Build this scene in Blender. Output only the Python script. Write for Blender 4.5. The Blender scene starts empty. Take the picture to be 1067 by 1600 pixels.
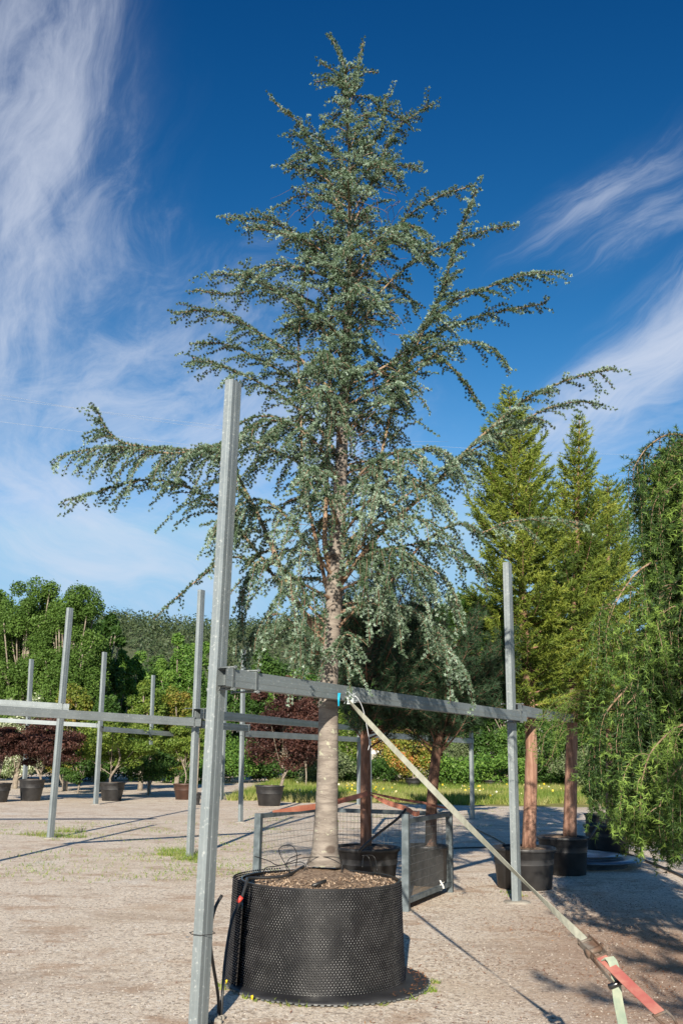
import bpy, math, random
import numpy as np
from mathutils import Vector, Matrix
random.seed(7); rng = np.random.default_rng(11)
SC = bpy.context.scene; COL = SC.collection
PI = math.pi
# ------------------------------------------------------------ camera
F = 1477.0; PITCH = math.radians(14.5); ROLL = math.radians(.87)
CAM = np.array([0, 0, 1.6])
fw = np.array([0, math.cos(PITCH), math.sin(PITCH)])
_u = np.array([0, -math.sin(PITCH), math.cos(PITCH)]); _r = np.array([1., 0, 0])
rt = math.cos(ROLL)*_r + math.sin(ROLL)*_u
up = math.cos(ROLL)*_u - math.sin(ROLL)*_r
cd = bpy.data.cameras.new('camera'); cam = bpy.data.objects.new('camera', cd); COL.objects.link(cam)
cd.sensor_fit = 'VERTICAL'; cd.sensor_height = 36; cd.lens = 36*F/1600
cd.clip_start = .05; cd.clip_end = 5000
cam.matrix_world = Matrix(((rt[0], up[0], -fw[0], 0), (rt[1], up[1], -fw[1], 0), (rt[2], up[2], -fw[2], 1.6), (0, 0, 0, 1)))
SC.camera = cam
# ------------------------------------------------------------ light and sky
EL = math.radians(21.5); AZX = .11
sdir = np.array([AZX, 1, 0]); sdir /= np.linalg.norm(sdir)
ld = Vector((sdir[0]*math.cos(EL), sdir[1]*math.cos(EL), -math.sin(EL)))
sl = bpy.data.lights.new('sun', 'SUN'); so = bpy.data.objects.new('sun', sl); COL.objects.link(so)
sl.energy = 5.0; sl.angle = math.radians(.5); sl.color = (1, .91, .77)
so.rotation_euler = ld.to_track_quat('-Z', 'Y').to_euler()
SC.view_settings.view_transform = 'Standard'; SC.view_settings.look = 'None'
SC.view_settings.exposure = .75; SC.view_settings.gamma = 1
W = bpy.data.worlds.new('World'); SC.world = W; W.use_nodes = True

def ray(x, y): return fw + rt*(x-533.5)/F + up*(800-y)/F
def gnd(x, y, z=0.):
    d = ray(x, y); return CAM + d*(z-CAM[2])/d[2]
def at(x, y, Y):
    d = ray(x, y); return CAM + d*Y/d[1]

class NT:
    def __init__(s, tree): s.t = tree; s.n = tree.nodes; s.l = tree.links
    def put(s, sock, v):
        if isinstance(v, bpy.types.NodeSocket): s.l.new(v, sock)
        elif v is not None:
            if hasattr(sock.default_value, '__len__') and not hasattr(v, '__len__'): v = (v,)*len(sock.default_value)
            if hasattr(sock.default_value, '__len__') and len(sock.default_value) == 4 and len(v) == 3: v = (*v, 1)
            sock.default_value = v
    def node(s, ty, out=0, **kw):
        n = s.n.new(ty); ins = {k: v for k, v in kw.items() if k.startswith('i_')}
        for k, v in kw.items():
            if not k.startswith('i_'): setattr(n, k, v)
        for k, v in ins.items():
            k = k[2:]; s.put(n.inputs[int(k) if k.isdigit() else k.replace('_', ' ')], v)
        return n.outputs[out] if out is not None else n
    def m(s, op, a, b=None, c=None):
        n = s.n.new('ShaderNodeMath'); n.operation = op
        for i, v in enumerate((a, b, c)):
            if v is not None: s.put(n.inputs[i], v)
        return n.outputs[0]
    def vm(s, op, a, b=None, out=0):
        n = s.n.new('ShaderNodeVectorMath'); n.operation = op
        s.put(n.inputs[0], a)
        if b is not None: s.put(n.inputs[3] if op == 'SCALE' else n.inputs[1], b)
        return n.outputs[out]
    def sstep(s, v, a, b, lo=0., hi=1.):
        return s.node('ShaderNodeMapRange', interpolation_type='SMOOTHSTEP', i_0=v, i_1=a, i_2=b, i_3=lo, i_4=hi)
    def mix(s, f, a, b, bt='MIX'):
        n = s.n.new('ShaderNodeMix'); n.data_type = 'RGBA'; n.blend_type = bt
        s.put(n.inputs[0], f); s.put(n.inputs[6], a); s.put(n.inputs[7], b); return n.outputs[2]
    def noise(s, vec, scale, detail=4, rough=.55, dist=0., out=0):
        return s.node('ShaderNodeTexNoise', out, i_Vector=vec, i_Scale=scale, i_Detail=detail, i_Roughness=rough, i_Distortion=dist)

def build_world():
    t = NT(W.node_tree); bg = W.node_tree.nodes['Background']
    sky = t.node('ShaderNodeTexSky', sky_type='NISHITA', sun_disc=False, sun_elevation=EL, sun_rotation=PI+AZX, air_density=1.0, dust_density=.35, ozone_density=2.6)
    gam = t.node('ShaderNodeGamma', i_Color=sky, i_Gamma=1.38)
    col = t.mix(1., gam, (.16, .37, .49), 'MULTIPLY')
    sx = t.node('ShaderNodeSeparateColor', None, i_0=col); K = .11*2**.55     # deep polarised blue: grade each channel of the clear sky
    chan = [t.m('MINIMUM', t.m('MULTIPLY', t.m('POWER', t.m('MULTIPLY', sx.outputs[i], K), p_), a_/K), cap/K) for i, (p_, a_, cap) in enumerate(((2.5, 113., .34), (1.3, 1.66, .60), (1.03, .898, .86)))]
    col = t.node('ShaderNodeCombineColor', i_0=chan[0], i_1=chan[1], i_2=chan[2])
    d = t.node('ShaderNodeTexCoord')           # Generated = view direction
    d = t.vm('NORMALIZE', d)
    wob = t.vm('SCALE', t.vm('SUBTRACT', t.noise(d, 5., 3, .5, out=1), (.5, .5, .5)), .10)
    dw = t.vm('ADD', d, wob)
    # cirrus patches: centre, streak angle, half lengths in degrees-like tangent units, noise frequency along/across, density
    P = [((30, 230), 84, .36, .125, 5, 19, 1.0, .30), ((50, 60), 78, .24, .10, 7, 26, .75, .34), ((70, 430), 70, .26, .15, 8, 19, .95, .34),
         ((200, 600), 25, .30, .13, 11, 21, 1., .32), ((150, 860), -22, .30, .12, 7, 22, 1.0, .30), ((430, 690), 12, .24, .16, 11, 18, .95, .32),
         ((960, 300), 38, .15, .040, 7, 36, .8, .30), ((1050, 330), 40, .14, .035, 7, 36, .7, .34), ((985, 600), 40, .22, .045, 6, 30, 1.15, .24),
         ((1060, 520), 48, .2, .06, 6, 34, 1.1, .24), ((920, 690), 18, .24, .05, 6, 30, .75, .32), ((850, 760), 24, .3, .09, 6, 22, .5, .38), ((60, 760), -30, .2, .05, 6, 30, .8, .32)]
    tot = None
    for i, (c, ang, sa, sb, ka, kb, dens, thr) in enumerate(P):
        c0 = ray(*c); c0 = c0/np.linalg.norm(c0); a = math.radians(ang)
        e1 = math.cos(a)*rt + math.sin(a)*up; e1 = e1 - c0*(e1@c0); e1 /= np.linalg.norm(e1); e2 = np.cross(e1, c0)
        A = t.vm('DOT_PRODUCT', dw, tuple(e1), 1); B = t.vm('DOT_PRODUCT', dw, tuple(e2), 1)
        front = t.m('GREATER_THAN', t.vm('DOT_PRODUCT', d, tuple(c0), 1), 0.)
        rr = t.m('SQRT', t.m('ADD', t.m('POWER', t.m('ABSOLUTE', t.m('DIVIDE', A, sa)), 2.), t.m('POWER', t.m('ABSOLUTE', t.m('DIVIDE', B, sb)), 2.)))
        mask = t.m('MULTIPLY', t.sstep(rr, 1.15, .1), front)
        v = t.node('ShaderNodeCombineXYZ', i_0=t.m('MULTIPLY', A, ka), i_1=t.m('MULTIPLY', B, kb), i_2=i*7.3)
        n = t.noise(v, 1., 8, .66, .55)
        n = t.m('SUBTRACT', t.m('ADD', n, t.m('MULTIPLY', mask, .30)), .30)
        k = t.m('MULTIPLY', t.m('MULTIPLY', t.m('ADD', t.sstep(n, thr-.04, thr+.50), t.m('MULTIPLY', t.sstep(n, thr-.30, thr+.25), .14)), mask), t.m('MULTIPLY', dens, .70))
        tot = k if tot is None else t.m('ADD', tot, k)
    tot = t.m('MULTIPLY', t.m('SUBTRACT', 1., t.m('POWER', 2.718, t.m('MULTIPLY', tot, -1.35))), .92)
    col = t.mix(tot, col, (4.4, 4.75, 5.5))
    t.put(bg.inputs[0], col); bg.inputs[1].default_value = .0957
build_world()

# ------------------------------------------------------------ materials
def mat(name, build, rough=.7, metal=0., spec=.5):
    m = bpy.data.materials.new(name); m.use_nodes = True; t = NT(m.node_tree)
    b = m.node_tree.nodes['Principled BSDF']; b.inputs['Roughness'].default_value = rough; b.inputs['Metallic'].default_value = metal
    b.inputs['Specular IOR Level'].default_value = spec
    build(t, b); return m
def bump(t, b, h, strength=.4, dist=.01):
    t.put(b.inputs['Normal'], t.node('ShaderNodeBump', i_Strength=strength, i_Distance=dist, i_Height=h))
def simple(name, c1, c2, scale=8, rough=.7, metal=0., bumpd=.0, stretch=(1, 1, 1), spec=.5, detail=5):
    def f(t, b):
        v = t.node('ShaderNodeTexCoord', 3)
        v = t.vm('MULTIPLY', v, stretch)
        n = t.noise(v, scale, detail, .6)
        t.put(b.inputs['Base Color'], t.mix(t.sstep(n, .35, .68), c1, c2))
        if bumpd: bump(t, b, n, .6, bumpd)
    return mat(name, f, rough, metal, spec)
def foliage(name, cols, trans=.25, rough=.55, spec=.3):
    def f(t, b):
        a = t.node('ShaderNodeAttribute', 2, attribute_name='v')
        r = t.node('ShaderNodeValToRGB', None, i_0=a); cr = r.color_ramp
        while len(cr.elements) < len(cols): cr.elements.new(.5)
        for i, c in enumerate(cols):
            cr.elements[i].position = i/(len(cols)-1); cr.elements[i].color = (*c, 1)
        col = r.outputs[0]
        t.put(b.inputs['Base Color'], col)
        tr = t.node('ShaderNodeBsdfTranslucent', i_Color=t.mix(1., col, (1.3, 1.5, .6), 'MULTIPLY'))
        mx = t.node('ShaderNodeMixShader', i_0=trans, i_1=b.outputs[0], i_2=tr)
        t.l.new(mx, t.n['Material Output'].inputs[0])
    return mat(name, f, rough, 0, spec)
def bark(name, c1, c2, c3, zs=14, rs=5, bd=.01, patch=None):
    def f(t, b):
        v = t.node('ShaderNodeTexCoord', 3)
        n1 = t.noise(t.vm('MULTIPLY', v, (rs, rs, zs)), 1., 6, .65, .4)
        n2 = t.noise(v, 3.3, 5, .6)
        col = t.mix(t.sstep(n1, .38, .64), c1, c2); col = t.mix(t.sstep(n2, .5, .72), col, c3)
        if patch:
            n3 = t.noise(v, 17, 5, .6, .3)
            geo = t.node('ShaderNodeSeparateXYZ', 2, i_0=v)
            hm = t.sstep(geo, patch[1]+.9, patch[1]-.1)
            col = t.mix(t.m('MULTIPLY', t.sstep(n3, .62, .645), hm), col, patch[0])
            vs = t.node('ShaderNodeTexVoronoi', 0, i_Vector=t.vm('MULTIPLY', v, (3.6, 3.6, 5.2)), i_Scale=1.); col = t.mix(t.sstep(vs, .20, .10, 0, .8), col, (.07, .05, .04))
            n4 = t.noise(t.vm('MULTIPLY', v, (9, 9, 48)), 1., 4, .7)
            col = t.mix(t.m('MULTIPLY', t.sstep(n4, .60, .68), .55), col, (.08, .06, .05))
        t.put(b.inputs['Base Color'], col); bump(t, b, n1, .8, bd)
    return mat(name, f, .85, 0, .2)
M = {}
def galv(name, k=1.):
    def f(t, b):
        v = t.node('ShaderNodeTexCoord', 3)
        n = t.noise(v, 2.2, 6, .6); n2 = t.noise(t.vm('MULTIPLY', v, (20, 20, 2.)), 1., 5, .7)
        n3 = t.noise(v, 45, 2, .5)
        c = t.mix(t.sstep(n, .3, .7), (.20*k, .23*k, .24*k), (.265*k, .30*k, .31*k))
        c = t.mix(t.m('MULTIPLY', t.sstep(n2, .58, .75), .45), c, (.34*k, .37*k, .37*k))
        c = t.mix(t.m('MULTIPLY', t.sstep(n3, .64, .7), .35), c, (.62, .64, .62))
        t.put(b.inputs['Base Color'], c); t.put(b.inputs['Roughness'], t.sstep(n3, .2, .8, .38, .62))
    return mat(name, f, .5, .35, .5)
M['galv'] = galv('galvanised_steel')
M['galvdark'] = galv('galvanised_steel_dark', .55)
M['frame'] = simple('painted_frame_steel', (.07, .09, .10), (.14, .17, .185), 9, .5, .3)
M['wire'] = simple('mesh_wire', (.12, .13, .13), (.2, .2, .2), 20, .5, .4)
M['black'] = simple('black_plastic', (.010, .010, .011), (.02, .02, .021), 6, .26, spec=.8)
M['tip'] = simple('painted_glint_plastic', (.05, .05, .052), (.30, .30, .30), 9, .3, spec=.8, detail=8)  # lighter grey on the dimple tips: sun highlights put into the base colour
M['mulch'] = foliage('mulch_chips', [(.13, .08, .05), (.26, .18, .12), (.46, .36, .27)], 0, .9)
M['pot'] = simple('dusty_black_plastic', (.016, .016, .018), (.042, .042, .044), 3, .5, bumpd=.002)
M['brownpot'] = simple('brown_plastic', (.045, .022, .016), (.08, .04, .028), 3, .5)
M['hose'] = simple('black_hose', (.014, .014, .015), (.03, .03, .03), 6, .42)
M['tank'] = simple('blue_grey_sheet', (.10, .14, .19), (.2, .26, .33), 5, .35, .5)
M['web'] = simple('cream_webbing', (.30, .30, .235), (.40, .40, .325), 16, .8, stretch=(1, 1, 1))
M['webgreen'] = simple('faded_green_webbing', (.20, .26, .20), (.33, .36, .27), 10, .8)
M['webred'] = simple('faded_red_webbing', (.36, .10, .085), (.45, .20, .15), 10, .8)
M['weborange'] = simple('orange_webbing', (.26, .085, .05), (.35, .15, .10), 4, .8)
M['rust'] = simple('rusty_steel', (.15, .09, .06), (.24, .22, .19), 14, .75, .4, .004)
M['blue'] = simple('blue_plastic', (.0, .25, .42), (.0, .33, .5), 10, .5)
M['red'] = simple('red_plastic', (.6, .04, .03), (.6, .07, .05), 10, .5)
M['white'] = simple('white_plastic', (.65, .65, .62), (.7, .7, .68), 10, .6)
M['render'] = simple('white_render', (.62, .60, .56), (.70, .68, .64), 3, .85)
M['roof'] = simple('clay_roof', (.20, .09, .05), (.28, .13, .08), 12, .8)
M['stone'] = simple('stone_wall', (.22, .20, .17), (.36, .33, .28), 2.5, .9, bumpd=.03)
M['glass'] = simple('dark_window', (.02, .025, .03), (.03, .035, .04), 1, .1)
M['wood'] = simple('weathered_wood', (.22, .15, .09), (.33, .25, .17), 4, .85, stretch=(8, 8, 1), bumpd=.003)
M['cable'] = simple('cable', (.45, .47, .5), (.5, .52, .55), 1, .5)
M['barkcedar'] = bark('cedar_bark', (.165, .14, .12), (.275, .24, .205), (.21, .185, .16), 24, 5.0, .012, ((.36, .36, .27), .95))
M['barklimb'] = bark('cedar_limb_bark', (.19, .12, .08), (.33, .235, .165), (.24, .19, .09), 14, 12, .006)
M['twig'] = bark('twig_bark', (.14, .09, .06), (.22, .15, .10), (.18, .13, .08), 20, 20, .002)
M['barkpine'] = bark('pine_bark', (.17, .085, .055), (.28, .155, .11), (.12, .07, .05), 5, 20, .015)
M['barkpinedark'] = bark('dark_pine_bark', (.10, .055, .04), (.20, .115, .08), (.075, .05, .04), 6, 16, .02)
M['barkred'] = bark('red_peeling_bark', (.19, .10, .07), (.34, .205, .15), (.22, .115, .08), 2, 26, .012)
M['barkgrey'] = bark('grey_bark', (.17, .14, .11), (.30, .26, .21), (.22, .19, .14), 6, 8, .01)
M['barkpale'] = bark('pale_bark', (.40, .34, .26), (.52, .46, .37), (.36, .31, .22), 6, 8, .004)
M['cedar'] = foliage('glaucous_needles', [(.024, .05, .02), (.07, .12, .055), (.19, .27, .185), (.46, .57, .47)], .12, .6)
M['deodar'] = foliage('weeping_cedar_needles', [(.018, .042, .015), (.04, .082, .023), (.085, .155, .034), (.23, .34, .07)], .22)
M['cypress'] = foliage('cypress_sprays', [(.05, .09, .018), (.12, .175, .03), (.23, .28, .045), (.36, .38, .075)], .25)
M['pine'] = foliage('pine_needles', [(.018, .045, .02), (.035, .075, .035), (.055, .10, .05)], .1)
M['poplar'] = foliage('poplar_leaves', [(.05, .10, .02), (.085, .155, .03), (.14, .23, .05)], .25, .55, .2)
M['dark'] = foliage('dark_leaves', [(.025, .065, .012), (.045, .10, .018), (.08, .15, .03)], .25)
M['mid'] = foliage('mid_leaves', [(.055, .13, .025), (.10, .20, .035), (.17, .28, .05)], .28)
M['lime'] = foliage('lime_leaves', [(.075, .135, .022), (.13, .20, .032), (.23, .28, .05)], .3)
M['bronze'] = foliage('bronze_green_leaves', [(.08, .12, .02), (.16, .20, .03), (.30, .20, .05)], .3)
M['maroon'] = foliage('maroon_leaves', [(.032, .014, .012), (.062, .026, .021), (.11, .05, .036)], .15)
M['photinia'] = foliage('photinia_leaves', [(.12, .19, .03), (.22, .28, .045), (.38, .30, .07), (.50, .14, .06)], .25, .4, .5)
M['olive'] = foliage('olive_leaves', [(.09, .13, .06), (.15, .19, .09), (.20, .25, .12)], .2)
M['blossom'] = foliage('blossom', [(.10, .16, .05), (.25, .3, .15), (.7, .72, .6)], .2)
M['hill'] = foliage('hill_trees', [(.028, .05, .024), (.05, .078, .034), (.085, .11, .05)], .1)
M['grass'] = foliage('grass_blades', [(.08, .145, .02), (.15, .22, .035), (.27, .29, .075), (.36, .33, .15)], .3)
M['weed'] = foliage('weed_leaves', [(.12, .20, .03), (.20, .28, .05), (.34, .33, .12)], .3)
M['flower'] = foliage('flowers', [(.7, .5, .02), (.75, .55, .05), (.7, .7, .6)], .2)
M['litter'] = foliage('fallen_needles', [(.14, .055, .03), (.24, .10, .05), (.32, .18, .09)], 0)
M['pebble'] = foliage('pebbles', [(.09, .075, .06), (.25, .21, .175), (.43, .39, .34)], 0, .85)
def soil(t, b):
    v = t.node('ShaderNodeTexCoord', 3)
    n = t.noise(v, 42, 6, .7); n2 = t.noise(v, 5, 4, .6)
    vo = t.node('ShaderNodeTexVoronoi', 1, i_Vector=v, i_Scale=60.)
    c = t.mix(t.sstep(n, .35, .65), (.15, .10, .07), (.36, .27, .20)); c = t.mix(t.sstep(n2, .4, .7, 0, .5), c, (.34, .26, .2))
    t.put(b.inputs['Base Color'], c); bump(t, b, n, 1., .03)
M['soil'] = mat('bark_mulch', soil, .95, 0, .1)
def ground(t, b):
    v = t.node('ShaderNodeTexCoord', 3)
    vo = t.node('ShaderNodeTexVoronoi', 1, i_Vector=v, i_Scale=62.)
    vg = t.node('ShaderNodeSeparateXYZ', 0, i_0=vo)
    big = t.noise(v, .38, 4, .6, .4); med = t.noise(t.vm('MULTIPLY', v, (1., 1.5, 1)), 1.4, 7, .72, .4); fine = t.noise(v, 24, 6, .75); fin2 = t.noise(v, 110, 3, .7)
    c = t.mix(t.sstep(fine, .3, .7), (.60, .49, .385), (.93, .82, .67))
    c = t.mix(t.sstep(vg, .86, .98, 0, .22), c, (.86, .80, .72)); c = t.mix(t.sstep(vg, .22, .05, 0, .5), c, (.20, .17, .15))
    cell = t.node('ShaderNodeSeparateColor', 0, i_0=t.node('ShaderNodeTexVoronoi', 1, i_Vector=v, i_Scale=140.)); cell2 = t.node('ShaderNodeSeparateColor', 1, i_0=t.node('ShaderNodeTexVoronoi', 1, i_Vector=v, i_Scale=38.))
    c = t.mix(t.sstep(cell, .62, .95, 0, .5), c, (.33, .265, .21)); c = t.mix(t.sstep(cell, .22, .02, 0, .45), c, (.93, .87, .78)); c = t.mix(t.sstep(cell2, .80, .97, 0, .6), c, (.22, .165, .13)); c = t.mix(t.sstep(cell2, .10, .02, 0, .5), c, (.95, .91, .84))
    c = t.mix(t.sstep(fin2, .58, .70, 0, .55), c, (.17, .13, .11))
    c = t.mix(t.sstep(med, .50, .64, 0, .75), c, (.44, .30, .205))                       # earthy patches
    c = t.mix(t.sstep(big, .50, .68, 0, .5), c, (.56, .44, .32))
    gre = t.sstep(t.noise(v, .55, 4, .6), .40, .24, 0, .6); c = t.mix(gre, c, (.72, .69, .64))   # bare grey gravel
    dk = t.sstep(t.noise(t.vm('MULTIPLY', v, (1., 1.7, 1)), 3.1, 6, .78, .5), .60, .70, 0, .5); c = t.mix(dk, c, (.24, .14, .09)); tk = t.noise(t.vm('MULTIPLY', v, (.6, 1.3, 1)), 1., 6, .7, .8); c = t.mix(t.sstep(tk, .52, .68, 0, .5), c, (.36, .27, .20))
    x = t.node('ShaderNodeSeparateXYZ', None, i_0=v)
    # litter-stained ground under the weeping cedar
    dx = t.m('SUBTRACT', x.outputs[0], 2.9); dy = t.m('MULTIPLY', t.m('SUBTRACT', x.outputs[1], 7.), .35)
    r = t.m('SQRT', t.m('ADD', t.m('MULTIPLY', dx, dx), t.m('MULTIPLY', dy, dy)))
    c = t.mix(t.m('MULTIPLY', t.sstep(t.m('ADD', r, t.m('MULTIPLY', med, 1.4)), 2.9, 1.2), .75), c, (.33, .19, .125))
    wv = t.m('SINE', t.m('MULTIPLY', x.outputs[0], .22)); edge = t.m('ADD', t.m('ADD', x.outputs[1], t.m('MULTIPLY', wv, 1.2)), t.m('MULTIPLY', med, 3.))
    gm = t.sstep(edge, 36.6, 37.6); gx = t.sstep(t.m('ADD', x.outputs[0], t.m('MULTIPLY', med, 3)), -3.6, -2.2)
    c = t.mix(t.m('MULTIPLY', gm, gx), c, t.mix(t.sstep(med, .3, .7), (.17, .19, .04), (.34, .28, .11)))
    c = t.mix(t.sstep(x.outputs[1], 90, 110), c, (.08, .11, .03))
    t.put(b.inputs['Base Color'], c)
    h = t.m('ADD', t.m('MULTIPLY', fine, .7), t.m('MULTIPLY', vg, .35)); bump(t, b, h, .75, .014)
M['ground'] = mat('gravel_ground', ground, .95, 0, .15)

# ------------------------------------------------------------ object helpers
def tag(o, label=None, cat=None, group=None, kind=None):
    for k, v in (('label', label), ('category', cat), ('group', group), ('kind', kind)):
        if v: o[k] = v
    return o
def thing(name, loc, label, cat, group=None):
    o = bpy.data.objects.new(name, None); o.empty_display_size = .1; COL.objects.link(o); o.location = [float(c) for c in loc]
    return tag(o, label, cat, group)
def org(p):
    v = Vector((0, 0, 0))
    while p is not None: v += Vector(p.location); p = p.parent
    return v
def link(name, me, m, parent=None, label=None):
    o = bpy.data.objects.new(name, me); COL.objects.link(o); me.materials.append(M[m] if isinstance(m, str) else m)
    if parent is not None:
        me.transform(Matrix.Translation(-org(parent))); o.parent = parent
    if label: o['label'] = label
    return o
def polys(name, V, k, m, parent=None, attr=None, smooth=False):
    """V: (N*k,3) array, each k verts one face"""
    V = np.asarray(V, dtype=np.float32).reshape(-1, 3); n = len(V)//k
    me = bpy.data.meshes.new(name); me.vertices.add(len(V)); me.vertices.foreach_set('co', V.ravel())
    me.loops.add(len(V)); me.loops.foreach_set('vertex_index', np.arange(len(V), dtype=np.int32))
    me.polygons.add(n); me.polygons.foreach_set('loop_start', np.arange(0, len(V), k, dtype=np.int32))
    if attr is not None:
        a = me.attributes.new('v', 'FLOAT', 'POINT'); a.data.foreach_set('value', np.repeat(np.asarray(attr, dtype=np.float32), k))
    me.update(calc_edges=True)
    return link(name, me, m, parent)
class MB:
    def __init__(s): s.v = []; s.f = []; s.sm = []; s.m2 = []; s.mat2 = None
    def add(s, vs, fs, smooth=False):
        b = len(s.v); s.v += [tuple(map(float, v)) for v in vs]; s.f += [tuple(b+i for i in f) for f in fs]; s.sm += [smooth]*len(fs); return s
    def box(s, c, size, rz=0., ax=None):
        hx, hy, hz = [k/2 for k in size]; R = ax if ax is not None else np.array([[math.cos(rz), math.sin(rz), 0], [-math.sin(rz), math.cos(rz), 0], [0, 0, 1]])
        vs = [np.array(c)+R[0]*x*hx+R[1]*y*hy+R[2]*z*hz for x in (-1, 1) for y in (-1, 1) for z in (-1, 1)]
        return s.add(vs, [(0, 1, 3, 2), (4, 6, 7, 5), (0, 4, 5, 1), (2, 3, 7, 6), (0, 2, 6, 4), (1, 5, 7, 3)])
    def tube(s, P, r, n=8, cap=True, jag=0.):
        P = np.asarray(P, float); k = len(P); r = np.broadcast_to(np.asarray(r, float), (k,)) if np.ndim(r) else np.full(k, r)
        T = np.gradient(P, axis=0); T /= np.linalg.norm(T, axis=1)[:, None]+1e-9
        nrm = np.cross(T[0], [.3, .9, .2]); nrm /= np.linalg.norm(nrm); vs = []
        for i in range(k):
            nrm = nrm - T[i]*(nrm@T[i]); nrm /= np.linalg.norm(nrm)+1e-9; bn = np.cross(T[i], nrm)
            for j in range(n):
                a = 2*PI*j/n; rr = r[i]*(1+(random.random()-.5)*jag)
                vs.append(P[i]+(nrm*math.cos(a)+bn*math.sin(a))*rr)
        fs = [(i*n+j, i*n+(j+1) % n, (i+1)*n+(j+1) % n, (i+1)*n+j) for i in range(k-1) for j in range(n)]
        if cap: fs += [tuple(range(n))[::-1], tuple((k-1)*n+j for j in range(n))]
        return s.add(vs, fs, True)
    def lathe(s, prof, c, n=32, jag=0.):
        vs = []
        for (r, z) in prof:
            for j in range(n):
                a = 2*PI*j/n; vs.append((c[0]+r*math.cos(a), c[1]+r*math.sin(a), c[2]+z+(random.random()-.5)*jag*(1 if r > .01 else 0)))
        fs = [(i*n+j, i*n+(j+1) % n, (i+1)*n+(j+1) % n, (i+1)*n+j) for i in range(len(prof)-1) for j in range(n)]
        return s.add(vs, fs, True)
    def ribbon(s, P, wdir, w, th=.003):
        P = np.asarray(P, float); k = len(P); W_ = np.asarray(wdir, float)
        if W_.ndim == 1: W_ = np.tile(W_, (k, 1))
        w = np.broadcast_to(w, (k,)); T = np.gradient(P, axis=0); vs = []
        for i in range(k):
            a = W_[i]/np.linalg.norm(W_[i]); nn = np.cross(a, T[i]); nn /= np.linalg.norm(nn)+1e-9
            vs += [P[i]-a*w[i]/2+nn*th/2, P[i]+a*w[i]/2+nn*th/2, P[i]+a*w[i]/2-nn*th/2, P[i]-a*w[i]/2-nn*th/2]
        fs = [(i*4+j, i*4+(j+1) % 4, i*4+4+(j+1) % 4, i*4+4+j) for i in range(k-1) for j in range(4)] + [(3, 2, 1, 0), (k*4-4, k*4-3, k*4-2, k*4-1)]
        return s.add(vs, fs)
    def profile(s, p0, p1, side, prof, upv=None, cap=False):
        """extrude closed 2-D profile from p0 to p1"""
        p0 = np.array(p0, float); p1 = np.array(p1, float); d = p1-p0; d /= np.linalg.norm(d)
        a = np.array(side, float); a -= d*(a@d); a /= np.linalg.norm(a); b = np.cross(d, a); n = len(prof)
        vs = [q+a*x+b*y for q in (p0, p1) for x, y in prof]
        fs = [(j, (j+1) % n, n+(j+1) % n, n+j) for j in range(n)]
        if cap: fs += [tuple(range(n))[::-1], tuple(range(n, 2*n))]
        return s.add(vs, fs)
    def build(s, name, m, parent=None, label=None):
        me = bpy.data.meshes.new(name); me.from_pydata(s.v, [], s.f); me.polygons.foreach_set('use_smooth', s.sm); me.update(); o = link(name, me, m, parent, label)
        if s.mat2:
            me.materials.append(M[s.mat2]); k = np.zeros(len(s.f), dtype=np.int32); k[s.m2] = 1; me.polygons.foreach_set('material_index', k)
        return o
def tubeprof(w, h, inset=0.):
    g = .0022*min(w, .1)/.1; P = []
    for (sx, sy, L, D) in ((0, -1, w, h), (1, 0, h, w), (0, 1, w, h), (-1, 0, h, w)):
        for u, o in ((-.485, 0), (-.16, 0), (-.12, g), (.12, g), (.16, 0), (.485, 0)):
            u *= L; o = D/2+o-inset-(.0 if abs(u) < .45*L else .0)
            if sy == -1: P.append((u, -o))
            elif sx == 1: P.append((o, u))
            elif sy == 1: P.append((-u, o))
            else: P.append((-o, -u))
    if inset: P = [(max(-w/2+inset, min(w/2-inset, x)), max(-h/2+inset, min(h/2-inset, y))) for x, y in P]
    return P
def rs(P, step):
    P = np.asarray(P, float)
    # smooth with Catmull-Rom, then resample
    Q = []; n = len(P)
    for i in range(n-1):
        a, b, c, d = P[max(i-1, 0)], P[i], P[i+1], P[min(i+2, n-1)]
        for t in np.linspace(0, 1, 12, endpoint=False):
            Q.append(.5*((2*b)+(c-a)*t+(2*a-5*b+4*c-d)*t*t+(3*b-a-3*c+d)*t**3))
    Q.append(P[-1]); Q = np.array(Q); L = np.r_[0, np.cumsum(np.linalg.norm(np.diff(Q, axis=0), axis=1))]
    k = max(2, int(L[-1]/step)+1); s = np.linspace(0, L[-1], k)
    return np.stack([np.interp(s, L, Q[:, i]) for i in range(3)], 1)
def nrm(a): return a/(np.linalg.norm(a, axis=-1, keepdims=True)+1e-9)

# ------------------------------------------------------------ leaves
def blades(P, A, n, L, w, spread=1., vary=.3, v0=None, vj=.25, off=0.):
    """n thin triangles fanned from each point P around axis A"""
    P = np.repeat(P, n, 0); A = np.repeat(A, n, 0); N = len(P)
    d = nrm(A+rng.normal(size=(N, 3))*spread); L = L*(1+vary*(rng.random((N, 1))-.5)*2)
    s = nrm(np.cross(d, rng.normal(size=(N, 3))))*w/2
    b = P+d*off
    v = np.clip(np.repeat(v0, n)+rng.normal(size=N)*vj, 0, 1) if v0 is not None else rng.random(N)
    return np.stack([b-s, b+s, b+d*L], 1).reshape(-1, 3), v
def leaves(P, Nn, size, asp=.55, vary=.4):
    N = len(P); a = nrm(np.cross(Nn, rng.normal(size=(N, 3)))); b = nrm(np.cross(Nn, a)); s = size*(1+vary*(rng.random((N, 1))-.5)*2)/2
    return np.stack([P-a*s, P-b*s*asp, P+a*s, P+b*s*asp], 1).reshape(-1, 3)
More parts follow.
